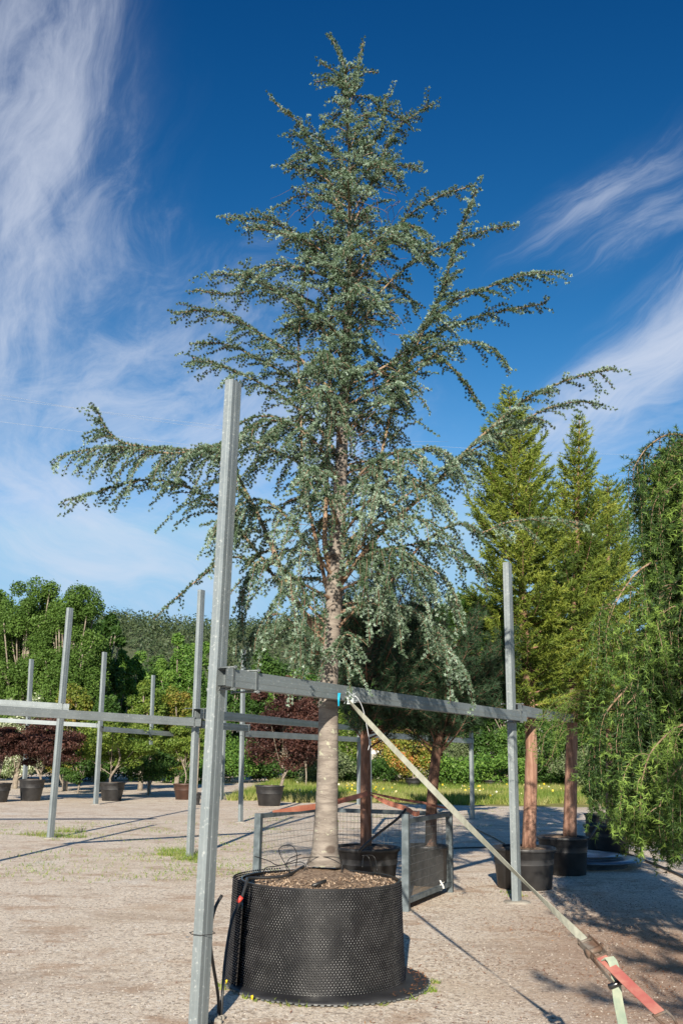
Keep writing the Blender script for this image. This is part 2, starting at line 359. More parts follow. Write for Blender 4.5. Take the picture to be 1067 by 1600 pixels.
def cloud(C, R, n, shell=.35):
    """n points per ellipsoid clump, biased to its shell; returns points, outward normals, clump index"""
    k = len(C); idx = np.repeat(np.arange(k), n); d = nrm(rng.normal(size=(k*n, 3)))
    r = 1-shell*rng.random((k*n, 1))**1.5+.10*rng.normal(size=(k*n, 1))
    return C[idx]+d*R[idx]*r, d, idx

# ------------------------------------------------------------ ground, hill
def make_ground():
    me = bpy.data.meshes.new('ground')
    me.from_pydata([(-900, -60, 0), (900, -60, 0), (900, 1500, 0), (-900, 1500, 0)], [], [(0, 1, 2, 3)]); me.update()
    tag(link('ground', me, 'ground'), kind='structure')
make_ground()
def hill_h(x, y):
    r = np.clip((y-170)/230, 0, 1); r = r*r*(3-2*r)
    prof = 52-11*np.clip((x+40)/260, 0, 1)+7*np.sin(x*.013+1)+3*np.sin(x*.041)+2.2*np.sin(y*.03+x*.02)
    return -1+r*prof
def make_hill():
    nx, ny = 90, 30; X = np.linspace(-450, 450, nx); Y = np.linspace(160, 520, ny); V = []; Fa = []
    for y in Y:
        for x in X: V.append((x, y, hill_h(x, y)))
    for j in range(ny-1):
        for i in range(nx-1): a = j*nx+i; Fa.append((a, a+1, a+nx+1, a+nx))
    me = bpy.data.meshes.new('hill'); me.from_pydata(V, [], Fa); me.polygons.foreach_set('use_smooth', [True]*len(Fa)); me.update()
    m = simple('hill_floor', (.05, .07, .03), (.09, .10, .05), .05, .9)
    tag(link('hill', me, m), kind='structure')
    n = 5200; x = rng.uniform(-260, 200, n); y = 180+rng.random(n)**.8*290; z = hill_h(x, y)
    R = np.stack([rng.uniform(1.8, 4.2, n)]*2+[rng.uniform(2.2, 5.2, n)], 1); C = np.stack([x, y, z+R[:, 2]*.7], 1)
    P, d, i = cloud(C, R, 62, .3); tone = rng.random(n)
    V = leaves(P, nrm(d+rng.normal(size=P.shape)*.5), .95)
    tag(polys('hillside_wood', V, 4, 'hill', attr=np.clip(tone[i]*.7+rng.random(len(P))*.4, 0, 1)), 'wooded hillside of dark mixed trees rising far behind the nursery', 'woodland', kind='stuff')
make_hill()

# ------------------------------------------------------------ steel posts and beams
def post(base, top, w, rz, label, D=None, fixed=None):
    b = np.array(fixed[0], float) if fixed else gnd(*base) if D is None else at(base[0], base[1], D)
    if D is not None: b[2] = 0
    T = np.array(fixed[1], float) if fixed else at(top[0], top[1], b[1]); t = thing('steel_post', (b[0], b[1], 0), label, 'post', 'galvanised posts standing in the yard')
    rz = math.radians(61+rz*4); side = (math.cos(rz), math.sin(rz), 0); w1_, w2_ = w*1.06, w*.60
    m = MB().profile((b[0], b[1], -.05), (T[0], T[1], T[2]), side, tubeprof(w1_, w2_)); m.profile((T[0], T[1], T[2]-.5), T, side, tubeprof(w1_, w2_, .006))
    m.build('post_tube', 'galv', t)
    c = MB(); rr = w*.9
    c.lathe([(rr*1.5, -.01), (rr*1.35, .012), (rr*.9, .022), (0, .024)], (b[0], b[1], 0), 14, .008); c.build('footing', 'stone', t)
    return b, T
pA, tA = post((309, 1614), (365, 597), .108, .74, 'tallest and nearest galvanised post, standing left of the big potted cedar')
pB, tB = post((297, 1340), (315, 922), .115, .35, 'galvanised post just left of and behind the nearest post, weeds at its foot')
pC, tC = post((79, 1310), (110, 950), .12, .3, 'leftmost full length galvanised post, crossed by the long left beam')
pD, tD = post((150, 1257), (164, 1019), .145, .2, 'galvanised post beside the green maple pot on the left')
pE, tE = post((233, 1241), (240, 1055), .145, .2, 'thin distant galvanised post between the green maple and the brown pot')
pF, tF = post((376, 1285), (381, 1015), .115, .2, 'galvanised post standing left of the maroon maple pot')
pG, tG = post((347, 1250), (353, 1074), .12, .2, 'distant galvanised post seen just right of the nearest post')
pH, tH = post((738, 1280), (734, 1060), .13, .2, 'galvanised post at the grass edge between the leaning pine and the right post')
pI, tI = post((807, 1410), (792, 880), .125, .12, 'galvanised post standing in front of the red barked trunk on the right')
pJ, tJ = post((978, 1297), (966, 1100), .13, .3, 'galvanised post half hidden behind the weeping cedar foliage')
pK, tK = post((560, 1258), (561, 1100), .13, .2, 'distant galvanised post left of the reddish pine trunk')
pL, tL = post((578, 1305), (576, 1120), .10, .2, 'thin galvanised post directly behind the reddish pine trunk')
pN, tN = post((38, 1242), (50, 1030), .16, .2, 'distant galvanised post at the far left rising behind the long left beam')

def beam(p0, p1, w, h, label, clamps=(), mat_='galv', endcl=None):
    p0 = np.array(p0); p1 = np.array(p1); c = (p0+p1)/2
    t = thing('steel_beam', c, label, 'beam', 'galvanised beams clamped across the posts'); t['kind'] = 'thing'
    d = p1-p0; side = np.cross(d, (0, 0, 1))
    b = MB().profile(p0, p1, side, tubeprof(w, h)); b.profile(p0, p1, side, tubeprof(w, h, .006)); b.build('beam_tube', mat_, t)
    dn = d/np.linalg.norm(d); sn = nrm(side)
    for k in clamps:
        q = p0+d*k; m = MB()
        ax = np.array([dn, sn, [0, 0, 1.]])
        m.box(q, (.022, w+.012, h+.012), ax=ax)
        for sgn in (-1, 1):
            zz = sgn*(h/2+.014)
            m.tube([q+sn*(w*.9)+[0, 0, zz], q-sn*(w*2.3)+[0, 0, zz]], .006, 6)
            m.box(q+sn*(w*.75)+np.array([0, 0, zz]), (.02, .012, .02), ax=ax)
            m.box(q-sn*(w*2.2)+np.array([0, 0, zz]), (.02, .012, .02), ax=ax)
        m.build('clamp', 'galvdark', t)
    return p0, p1
bd = nrm(np.array([pI[0]-pA[0], pI[1]-pA[1], 0])); bs = np.array([bd[1], -bd[0], 0])
q0 = np.array([pA[0], pA[1], 2.075])+bs*.118-bd*.09; q1 = np.array([pI[0], pI[1], 2.10])+bs*.11+bd*.16
B0, B1 = beam(q0, q1, .07, .112, 'long near beam clamped to the nearest post and passing in front of the cedar trunk', (.012, .055, .962))
beam(at(803, 1109, 11.75), at(842, 1116, 12.9), .09, .13, 'short beam stub clamped right of the right hand post', (.12,))
beam(at(845, 1116, 13.), at(894, 1123, 14.6), .09, .12, 'short beam reaching the second red barked trunk on the right', (.1,))
beam(at(-260, 1083, 17.6), at(108, 1106, pC[1]-.14), .10, .15, 'long beam coming in at the left edge and ending at the leftmost post', (.97,))
post((0, 0), (0, 0), .115, .35, 'galvanised post standing just outside the left edge of the photo', fixed=((-5.35, 12.75, 0), (-5.35, 12.75, 4.1)))
beam((-5.5, 12.65, 2.17), at(312, 1129, pB[1]-.10), .08, .125, 'long beam passing in front of the leftmost post and ending at the second nearest post', (.03, .97))
beam(at(-200, 1114, 30), at(158, 1134, pD[1]+.16), .12, .13, 'distant thin beam at the left behind the long left beam', (.98,))
beam(at(160, 1139, pD[1]-.14), at(270, 1147, pD[1]+4), .12, .16, 'distant beam stub right of the post by the green maple')
beam(at(308, 1115, pB[1]-.13), at(568, 1139, pK[1]-.2), .12, .15, 'upper of the two parallel beams behind the cedar trunk', (.01,))
beam(at(312, 1132, 20.), at(388, 1138, pF[1]-.14), .11, .15, 'short beam ending at the post beside the maroon maple', (.96,))
beam(at(380, 1146, pF[1]+.14), at(567, 1156, pK[1]+.14), .13, .16, 'lower thin beam crossing in front of the maroon maple')
beam(at(574, 1147, pL[1]+.1), at(737, 1158, pH[1]-.12), .11, .13, 'beam between the reddish pine trunk and the grass edge post', (.98,))

# ------------------------------------------------------------ pots
def lathe_pot(t, c, r, h, m='pot', n=40, taper=.86, soil_=True):
    p = MB().lathe([(r*taper*.97, 0), (r*taper, .004), (r*.97, h*.86), (r*.985, h*.865), (r*.99, h-.045), (r*1.035, h-.042), (r*1.045, h-.006), (r*1.02, h), (r*.96, h-.004), (r*.95, h*.6)], c, n)
    p.build('pot_wall', m, t)
    if soil_:
        MB().lathe([(r*.955, h-.05), (r*.7, h-.03), (r*.3, h-.005), (0, h)], c, 26, .03).build('soil', 'soil', t)
def pot(c, r, h, label, m='pot', group='round planter pots in the yard', taper=.86, name='planter_pot', cat='pot'):
    t = thing(name, c, label, cat, group); lathe_pot(t, c, r, h, m, 40, taper); return t

# ---- the big dimpled planter
PC = np.array([-.115, 7.62, 0.]); PR = .60; PH = .705
def dimpled(t):
    def R(z): return PR+.03*(1-z/PH)**1.5
    def shell(a0, a1, dr, z0, z1, name, nseg):
        m = MB(); rows = np.linspace(z0, z1, 8); vs = []
        for z in rows:
            for i in range(nseg+1):
                a = a0+(a1-a0)*i/nseg; q = R(z)+dr; vs.append((PC[0]+q*math.cos(a), PC[1]+q*math.sin(a), z))
        fs = [(j*(nseg+1)+i, j*(nseg+1)+i+1, (j+1)*(nseg+1)+i+1, (j+1)*(nseg+1)+i) for j in range(7) for i in range(nseg)]
        m.add(vs, fs, True)
        vi = []
        for z in rows[-2:]:
            for i in range(nseg+1):
                a = a0+(a1-a0)*i/nseg; q = R(z)+dr-.012; vi.append((PC[0]+q*math.cos(a), PC[1]+q*math.sin(a), z))
        m.add(vi, [(i, nseg+1+i, nseg+2+i, i+1) for i in range(nseg)], True)
        top = [v for v in vs[-(nseg+1):]]+[v for v in vi[-(nseg+1):]]
        m.add(top, [(i, i+1, nseg+2+i, nseg+1+i) for i in range(nseg)])
        nr = int((z1-z0)/.0158); da = .0228/PR
        for k in range(nr):
            z = z0+.011+k*.0158; na = int((a1-a0)/da)
            for i in range(na):
                a = a0+(i+.5*(k % 2)+.25)*da
                if math.sin(a) > .5 and dr == 0 and z < z1-.1: continue
                q = R(z)+dr; ca, sa = math.cos(a), math.sin(a); c = np.array([PC[0]+q*ca, PC[1]+q*sa, z]); e = np.array([-sa, ca, 0]); o = np.array([ca, sa, 0])
                w = .0100; hh = .010+.003*random.random()
                b = [c+e*w, c+np.array([0, 0, w*.8]), c-e*w, c-np.array([0, 0, w*.8])]
                tp = c+o*hh; tt = [tp+e*w*.36, tp+np.array([0, 0, w*.36]), tp-e*w*.36, tp-np.array([0, 0, w*.36])]
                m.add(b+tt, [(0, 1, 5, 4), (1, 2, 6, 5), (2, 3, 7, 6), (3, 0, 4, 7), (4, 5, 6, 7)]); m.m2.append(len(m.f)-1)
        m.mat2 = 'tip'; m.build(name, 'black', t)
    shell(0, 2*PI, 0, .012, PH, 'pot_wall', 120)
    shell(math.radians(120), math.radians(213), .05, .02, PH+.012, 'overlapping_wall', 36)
    c = (PC[0]+.06, PC[1]-.05, 0)
    d = MB().lathe([(.05, .006), (.715, .02), (.745, .012), (.745, .022), (.715, .032), (.4, .03)], c, 90); d.build('base_disc', 'pot', t)
    w = MB()
    for i in range(110):
        a = 2*PI*i/110; w.box((c[0]+.75*math.cos(a), c[1]+.75*math.sin(a), .014+.004*(i % 2)), (.010, .024, .010), a)
    w.build('disc_rim_stitching', 'wire', t)
    MB().lathe([(PR-.012, PH-.04), (PR*.8, PH-.02), (PR*.5, PH+.012), (.2, PH+.05), (0, PH+.075)], PC, 46, .028).build('soil', 'soil', t)
    n = 2600; a = rng.random(n)*2*PI; r = np.sqrt(rng.random(n))*(PR-.03); z = PH-.035+.095*(1-r/PR)+.010
    P = np.stack([PC[0]+r*np.cos(a), PC[1]+r*np.sin(a), z], 1)
    V = leaves(P, nrm(rng.normal(size=(n, 3))*.6+[0, 0, 1]), .022, .45); o = polys('mulch', V, 4, 'mulch', t, rng.random(n)**.8); o['kind'] = 'stuff'
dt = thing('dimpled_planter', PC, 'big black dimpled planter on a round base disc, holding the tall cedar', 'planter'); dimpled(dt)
# irrigation hose over the planter
def hose(name, pts, r, label, m='hose', step=.02, cat='hose'):
    o = MB().tube(rs(pts, step), r, 8).build(name, m); tag(o, label, cat); return o
ho = thing('irrigation_hose', (-.62, 6.35, 0), 'black irrigation hose rising from the ground beside the nearest post and over the planter rim', 'hose')
MB().tube(rs([gnd(345, 1590, -.01), gnd(345, 1590)+[0, .05, .12], at(352, 1500, 6.7), at(362, 1440, 6.86), at(376, 1408, 6.98), at(386, 1378, 7.08), (-.62, 7.27, PH+.035), (-.38, 7.38, PH+.04), (-.25, 7.75, PH+.07)], .02), .0105, 8).build('hose_pipe', 'hose', ho)
mb = MB(); q = at(375, 1406, 6.97); mb.tube([q+[-.014, 0, -.015], q+[.012, 0, .02]], .016, 8); mb.build('valve', 'red', ho)
hose('loose_hose_end', [gnd(341, 1590, -.01), gnd(341, 1590)+[-.005, 0, .12], at(331, 1492, 6.34), at(329, 1455, 6.32), at(336, 1420, 6.36), at(347, 1399, 6.4)], .0105, 'short loose black hose end leaning on the nearest post')
wr = MB()
for pp in ([(455, 1363), (440, 1340), (437, 1325), (455, 1321), (464, 1335), (462, 1355)], [(398, 1338), (420, 1345), (436, 1352), (470, 1347), (478, 1356), (466, 1366), (448, 1358), (452, 1342), (470, 1335)],
           [(532, 1376), (534, 1350), (528, 1340), (500, 1339), (470, 1341), (440, 1352), (415, 1356), (413, 1368)], [(566, 1355), (568, 1338), (576, 1340), (581, 1360)], [(566, 1337), (584, 1338), (589, 1360)]):
    wr.tube(rs([at(x, y, 7.45+.1*(i % 2)) for i, (x, y) in enumerate(pp)], .02), .0035, 5)
tag(wr.build('dripper_tubing', 'hose'), 'thin looping dripper tubes on the soil around the cedar trunk', 'tubing')
tag(MB().tube([at(488, 1384, 7.15), at(509, 1376, 7.22)], .012, 8).build('hose_stub', 'hose'), 'short cut piece of black hose lying on the big planter soil', 'hose')
tag(MB().tube(rs([np.array(pA)+[.0, 0, .55]+np.array([math.cos(a)*.078, math.sin(a)*.078, 0.]) for a in np.linspace(0, 2*PI, 13)+.74+PI/4], .06), .0025, 5).build('tie_wire', 'hose'), 'thin dark wire tied round the nearest post above its foot', 'wire')
sp = MB()
for i in range(16):
    a = random.random()*6.28; r = random.random()*.08; sp.lathe([(.0, 0), (.02, .0), (.017, .018), (.005, .026)], (gnd(336, 1596)[0]+r*math.cos(a), gnd(336, 1596)[1]+r*math.sin(a), 0), 6, .02)
tag(sp.build('concrete_rubble', 'stone'), 'small heap of pale concrete rubble beside the nearest post foot', 'rubble')

# ------------------------------------------------------------ the big cedar
CY = 7.65
tips_P = []; tips_A = []; tips_V = []
twig_mb = MB()
def hv(v): return np.array([v[0], v[1], 0.])
def walk(p, d, L, droop, step=.05, wig=.07):
    P = [p]; d = nrm(np.array(d, float))
    for i in range(max(1, int(L/step))):
        d = nrm(d+np.array([0, 0, -droop*step*3.4])+rng.normal(size=3)*wig); P.append(P[-1]+d*step)
    return np.array(P)
def rope(P, tone, sp=.021, f0=0.):
    """tuft sites along a polyline"""
    if len(P) < 2: return
    L = np.r_[0, np.cumsum(np.linalg.norm(np.diff(P, axis=0), axis=1))]; n = max(1, int(L[-1]*(1-f0)/sp)); s = np.linspace(L[-1]*f0, L[-1], n)
    Q = np.stack([np.interp(s, L, P[:, i]) for i in range(3)], 1); T = nrm(np.gradient(Q, axis=0)) if n > 1 else nrm(P[-1:]-P[-2:-1])
    sg = np.where(np.arange(n) % 2, 1., -1.)[:, None]; sd_ = nrm(np.cross(T, [0, 0, 1.])+1e-6); o = sd_*sg+rng.normal(size=Q.shape)*.45+np.array([0, 0, .25]); o = nrm(o-T*np.sum(o*T, 1)[:, None]); Q = Q+o*.012
    tips_P.append(Q); tips_A.append(nrm(o+T*.35)); tips_V.append(np.full(n, tone-.09)+rng.normal(size=n)*.20)
def primary(pts, r0_, f0=.2, smax=.5, droop=.35, dens=.075, hang=.0, r1=.004, limb=None, tone=.55, tert=1.):
    P = rs(pts, .05); n = len(P); r0 = r0_*.72; limb.tube(P, r1+(r0-r1)*np.linspace(1, 0, n)**1.15, 8, jag=.08); dens = dens*1.1; smax = smax*1.2; f0 = f0*.75
    T = nrm(np.gradient(P, axis=0)); L = n*.05; s = f0*L; side = 1
    rope(P[int(n*max(f0, .35)):], tone, .015)
    while s < L:
        i = min(n-1, int(s/.05)); t = s/L; p = P[i]; tg = T[i]
        h = hv(tg); h = nrm(h) if np.linalg.norm(h) > .1 else nrm(np.array([rng.normal(), rng.normal(), 0]))
        sd = np.array([h[1], -h[0], 0])*side; side = -side
        prof = min(1., (t-f0)/.15+.45)*(1-.72*t**2)
        Ls = smax*prof*rng.uniform(.45, 1.1)
        dn = hang*rng.random()
        d = tg*rng.uniform(.55, 1.1)+sd*rng.uniform(.4, .95)*(1-.35*dn)+np.array([0, 0, rng.uniform(-.25, .3)-dn*.75]); sp3 = .75 if rng.random() < .12 and hang < .3 else 0; d = d+np.array([0, 0, sp3])
        Q = walk(p, d, Ls, droop*rng.uniform(.5, 1.6))
        if Ls > .10: twig_mb.tube(Q, np.linspace(.0045, .0016, len(Q)), 4, False)
        tn = tone+rng.normal()*.08; rope(Q, tn, .0165)
        u = .07; s2 = 1
        while u < Ls*tert:
            j = min(len(Q)-1, int(u/.05)); tq = nrm(Q[min(j+1, len(Q)-1)]-Q[max(j-1, 0)]); hq = nrm(hv(tq)+1e-3)
            sq = np.array([hq[1], -hq[0], 0])*s2; s2 = -s2
            L3 = rng.uniform(.07, .27)*(1-.5*u/max(Ls, .01))
            q3 = walk(Q[j], tq*.8+sq*rng.uniform(.4, 1.)+np.array([0, 0, -dn*.6+rng.uniform(-.2, .2)]), L3, droop)
            rope(q3, tn+.04, .0165); u += rng.uniform(.11, .19)
        s += dens*rng.uniform(.6, 1.4)
def X(*pts): return [at(x, y, CY+(dy[0] if dy else 0)) for x, y, *dy in pts]
ct = thing('cedar_tree', (PC[0], PC[1], PH), 'tall blue grey cedar with drooping branches growing in the big black dimpled planter', 'tree')
TR = X((507, 1352), (508, 1330), (512, 1200), (514, 1060), (520, 960), (527, 850), (533, 720), (539, 600), (543, 500), (546, 400), (546, 260), (543, 170), (538, 110), (528, 78), (513, 54))
trk = MB(); TP = rs(TR, .06); zz = TP[:, 2]
tr_r = np.interp(zz, [.76, .82, .90, 1.2, 2.2, 3.0, 3.6, 4.4, 5.2, 6.4, 7.2, 7.9, 8.4], [.165, .125, .102, .087, .073, .070, .060, .046, .038, .020, .012, .007, .003])
trk.tube(TP, tr_r, 18, jag=.035); trk.build('trunk', 'barkcedar', ct)
def tp(y):  # point on trunk nearest to pixel row y
    Y_ = [p[2] for p in TP]; z = at(530, y, CY)[2]; i = int(np.argmin(np.abs(zz-z))); return TP[i]
def start(y): return tp(y)
LM = []
def limb_part(fn):
    m = MB(); fn(m); m.build('limb', 'barklimb', ct)
def PR_(y0, pts, r0, **k):
    P = [start(y0)]+X(*pts)
    limb_part(lambda m: primary(P, r0, limb=m, **k))
# co-stems
PR_(905, [(508, 860, -.05), (509, 790, -.05), (513, 690, -.03), (514, 600), (518, 480), (522, 380, .05), (530, 290, .1)], .030, f0=.3, smax=.42, droop=.6, hang=.4, dens=.085, tone=.5)
PR_(960, [(497, 860, .0), (484, 800, .02), (473, 740), (470, 640, .03), (466, 560), (470, 480), (480, 400)], .026, f0=.28, smax=.45, droop=.8, hang=.6, dens=.085)
# left side
PR_(1020, [(470, 950, -.1), (440, 890, -.12), (415, 830, -.1), (385, 770), (352, 712), (300, 704), (240, 700), (190, 690), (165, 668), (152, 640)], .036, f0=.42, smax=.75, droop=.75, hang=.75, dens=.05, tone=.58)
PR_(840, [(517, 790), (490, 745), (462, 720), (430, 706), (400, 690), (360, 690, -.1), (320, 700, -.15), (270, 708, -.2), (200, 700, -.25), (140, 702, -.25), (92, 714, -.25)], .022, f0=.40, smax=.72, droop=.7, hang=.75, dens=.05, tone=.6)
PR_(1000, [(450, 930, .3), (400, 860, .35), (350, 800, .3), (290, 760, .2), (220, 750, .15), (150, 770, .1), (104, 782, .1)], .024, f0=.45, smax=.62, droop=.6, hang=.5, dens=.065)
PR_(985, [(460, 925, .2), (400, 880, .3), (355, 872, .3), (310, 905, .3), (275, 935, .3), (240, 968, .3)], .018, f0=.3, smax=.22, droop=.6, dens=.09, tone=.35)
PR_(900, [(480, 850, -.3), (440, 800, -.5), (400, 780, -.6), (360, 800, -.6), (330, 840, -.6)], .022, f0=.3, smax=.8, droop=1., hang=1., dens=.06, tone=.65)
PR_(940, [(470, 910, -.4), (430, 880, -.7), (400, 880, -.8), (375, 930, -.8)], .018, f0=.2, smax=.85, droop=1.1, hang=1., dens=.055, tone=.6)
PR_(720, [(490, 660, .1), (440, 620, .1), (390, 590), (340, 570), (300, 558)], .020, f0=.25, smax=.5, droop=.6, hang=.4, dens=.06)
PR_(760, [(500, 700, -.3), (450, 660, -.4), (410, 650, -.5), (370, 665, -.5), (345, 700, -.5)], .018, f0=.2, smax=.6, droop=1., hang=.8, dens=.06)
PR_(640, [(480, 570), (420, 530), (370, 500), (320, 485), (275, 491)], .020, f0=.2, smax=.5, droop=.5, hang=.25, dens=.055)
PR_(650, [(470, 600, .2), (420, 570, .25), (360, 540, .2), (310, 535, .2)], .018, f0=.25, smax=.45, droop=.5, hang=.3, dens=.06)
PR_(560, [(490, 500, -.1), (430, 455, -.1), (380, 430, -.1), (330, 430, -.1)], .018, f0=.2, smax=.45, droop=.5, hang=.2, dens=.055)
PR_(540, [(480, 470, .2), (420, 450, .3), (360, 460, .3), (306, 452, .3)], .016, f0=.25, smax=.42, droop=.5, hang=.2, dens=.06)
PR_(460, [(500, 400), (450, 360), (410, 343), (356, 342)], .016, f0=.18, smax=.42, droop=.5, hang=.2, dens=.055)
PR_(450, [(500, 390, -.2), (440, 365, -.2), (380, 355, -.2)], .014, f0=.2, smax=.4, droop=.5, hang=.2, dens=.06)
PR_(350, [(520, 300), (490, 240), (470, 195), (445, 175), (422, 152)], .012, f0=.3, smax=.24, droop=.4, hang=.1, dens=.055)
PR_(320, [(510, 280, -.1), (480, 265, -.1), (448, 262, -.1)], .010, f0=.2, smax=.28, droop=.4, dens=.05)
PR_(270, [(520, 235), (495, 215), (478, 210), (452, 212)], .009, f0=.2, smax=.22, droop=.35, dens=.05)
# right side
PR_(925, [(556, 880, -.05), (592, 835, -.1), (640, 792, -.1), (680, 756, -.1), (725, 708, -.1), (770, 665, -.1), (820, 625, -.1), (870, 600, -.1), (915, 585, -.1), (952, 578, -.1)], .034, f0=.42, smax=.52, droop=.55, hang=.55, dens=.055, tone=.6)
PR_(860, [(575, 820, .25), (640, 770, .3), (710, 720, .3), (780, 680, .3), (850, 640, .3), (900, 628, .3), (940, 632, .3)], .020, f0=.5, smax=.42, droop=.6, hang=.5, dens=.06)
PR_(905, [(575, 830, .1), (590, 740, .15), (605, 670, .1), (625, 600, .1), (655, 530), (684, 470), (702, 415), (722, 350), (744, 298)], .026, f0=.3, smax=.55, droop=.6, hang=.35, dens=.055)
PR_(600, [(620, 560, .05), (670, 505), (710, 470), (760, 450), (810, 432), (868, 424)], .016, f0=.25, smax=.42, droop=.6, hang=.3, dens=.055)
PR_(620, [(600, 580, .2), (670, 530, .3), (730, 500, .3), (790, 485, .3), (852, 474, .3)], .016, f0=.3, smax=.42, droop=.6, hang=.3, dens=.06)
PR_(690, [(580, 640, .0), (640, 590, -.1), (700, 540, -.1), (760, 540, -.1), (797, 577, -.1)], .014, f0=.3, smax=.36, droop=.7, hang=.3, dens=.06)
PR_(640, [(600, 600, -.2), (660, 550, -.2), (700, 570, -.2), (735, 610, -.2), (753, 638, -.2)], .012, f0=.3, smax=.3, droop=.7, hang=.3, dens=.06, tone=.4)
PR_(520, [(610, 440), (660, 400), (712, 378), (760, 360), (805, 352)], .014, f0=.45, smax=.3, droop=.5, hang=.1, dens=.06)
PR_(460, [(590, 400), (630, 345), (670, 315), (705, 300), (742, 289)], .014, f0=.2, smax=.36, droop=.5, hang=.25, dens=.055)
PR_(440, [(590, 390, .2), (620, 370, .2), (650, 380, .2), (672, 415, .2)], .012, f0=.2, smax=.4, droop=.6, hang=.3, dens=.06)
PR_(360, [(575, 300), (600, 240), (622, 200), (650, 178), (676, 162)], .012, f0=.25, smax=.28, droop=.4, hang=.1, dens=.05)
PR_(340, [(570, 300, -.1), (600, 270, -.1), (625, 258, -.1), (650, 264, -.1)], .010, f0=.2, smax=.28, droop=.4, dens=.05)
PR_(300, [(560, 250), (590, 215), (600, 180), (602, 148)], .010, f0=.2, smax=.22, droop=.3, dens=.05)
PR_(240, [(560, 200), (580, 180), (604, 172), (640, 196)], .008, f0=.2, smax=.2, droop=.3, dens=.05)
PR_(180, [(552, 140), (560, 105), (567, 66)], .006, f0=.2, smax=.13, droop=.2, dens=.05)
PR_(160, [(530, 130), (515, 125), (493, 128)], .006, f0=.2, smax=.12, droop=.2, dens=.05)
PR_(140, [(555, 125), (572, 112), (590, 114)], .006, f0=.2, smax=.11, droop=.2, dens=.05)
PR_(150, [(528, 115), (512, 105), (499, 97)], .006, f0=.2, smax=.10, droop=.2, dens=.05)
PR_(960, [(590, 930, -.1), (660, 850, -.2), (716, 818, -.2), (752, 832, -.2), (792, 816, -.2), (860, 810, -.2), (912, 820, -.2)], .02, f0=.5, smax=.42, droop=.9, hang=.6, dens=.065)
PR_(800, [(570, 750, -.2), (620, 720, -.4), (680, 700, -.4), (720, 740, -.4)], .018, f0=.2, smax=.6, droop=.9, hang=.6, dens=.055, tone=.65)
PR_(850, [(570, 790, -.3), (610, 750, -.6), (650, 750, -.8), (700, 790, -.8)], .02, f0=.2, smax=.7, droop=.9, hang=.7, dens=.05, tone=.72)
PR_(990, [(560, 950, -.1), (610, 945, -.2), (660, 960, -.3), (700, 1010, -.3), (730, 1062, -.3)], .018, f0=.2, smax=.62, droop=1., hang=.7, dens=.055, tone=.65)
PR_(930, [(580, 900, -.3), (640, 880, -.5), (690, 900, -.5), (720, 950, -.5)], .018, f0=.2, smax=.72, droop=1., hang=.8, dens=.05, tone=.68)
PR_(900, [(580, 870, .4), (650, 850, .5), (720, 860, .5), (760, 900, .5)], .018, f0=.3, smax=.6, droop=1., hang=.6, dens=.065, tone=.5)
PR_(1040, [(480, 1000, -.3), (440, 960, -.5), (410, 970, -.5), (385, 1010, -.5)], .014, f0=.2, smax=.5, droop=1.1, hang=1., dens=.07, tone=.62)
PR_(1020, [(530, 1000, -.3), (545, 990, -.4), (560, 1010, -.4)], .012, f0=.2, smax=.5, droop=1.1, hang=1., dens=.06, tone=.62)
# branches towards and away from the camera, filling the crown
zmin, zmax = 2.75, 8.0
def env(z): return np.interp(z, [2.6, 3.2, 4.2, 5.2, 5.9, 6.6, 7.2, 7.7, 8.2], [1.1, 1.35, 1.3, 1.1, .9, .62, .42, .26, .08])
fill = MB(); k = 0
for i in range(54):
    z = zmin+(zmax-zmin)*((i+.5)/54)**1.05; p = TP[int(np.argmin(np.abs(zz-z)))]; a = i*2.39996+rng.normal()*.3
    R = env(z)*rng.uniform(.65, 1.05); d = np.array([math.cos(a), math.sin(a), 0.]); asc = rng.uniform(.15, .6)
    hang = .8 if z < 5 else (.4 if z < 6.2 else .12)
    if abs(d[0]) > .8 and z < 5.5: R *= .6
    pts = [p, p+d*R*.35+[0, 0, R*.35*asc*1.5], p+d*R*.75+[0, 0, R*.55*asc], p+d*R+[0, 0, R*(.45*asc-.12)]]
    m = MB(); primary(pts, .006+.012*R, f0=.22, smax=min(.62, .16+.42*R), droop=.45+hang*.5, dens=.07, hang=hang, limb=m, tone=.55+rng.normal()*.06); m.build('limb', 'barklimb', ct)
# bare dead inner twigs
for i in range(420):
    z = rng.uniform(2.9, 6.6); p = TP[int(np.argmin(np.abs(zz-z)))]; a = rng.random()*6.28
    st = p+np.array([math.cos(a), math.sin(a), 0])*rng.uniform(.05, .5)+[0, 0, rng.uniform(-.1, .2)]
    Q = walk(st, (rng.normal(), rng.normal(), rng.uniform(-.8, .5)), rng.uniform(.15, .5), .5, .05, .2); twig_mb.tube(Q, np.linspace(.003, .001, len(Q)), 3, False)
twig_mb.build('twigs', 'twig', ct)
for z0_ in (0, 1, 2): rope(TP[zz > 7.35+.2*z0_]+rng.normal(size=3)*.006, .5, .012)
for i in range(46):
    z = 4.2+3.7*(i+.5)/46; p = TP[int(np.argmin(np.abs(zz-z)))]; a = -PI/2+rng.uniform(-1.1, 1.1); R = env(z)*rng.uniform(.3, .6); d = np.array([math.cos(a), math.sin(a), 0.])
    m = MB(); primary([p, p+d*R*.5+[0, 0, R*.35], p+d*R+[0, 0, R*.3]], .009, f0=.1, smax=.16+.22*R, droop=.6, dens=.07, hang=.4 if z < 6 else .15, limb=m, tone=.62); m.build('limb', 'barklimb', ct)
TPc = np.concatenate(tips_P); TAc = np.concatenate(tips_A); TVc = np.concatenate(tips_V)
V, v = blades(TPc, TAc, 24, .0185, .0066, 1.3, .25, TVc, .10)
polys('crown', V, 3, 'cedar', ct, v)
print('cedar tufts', len(TPc), 'tris', len(V)//3)

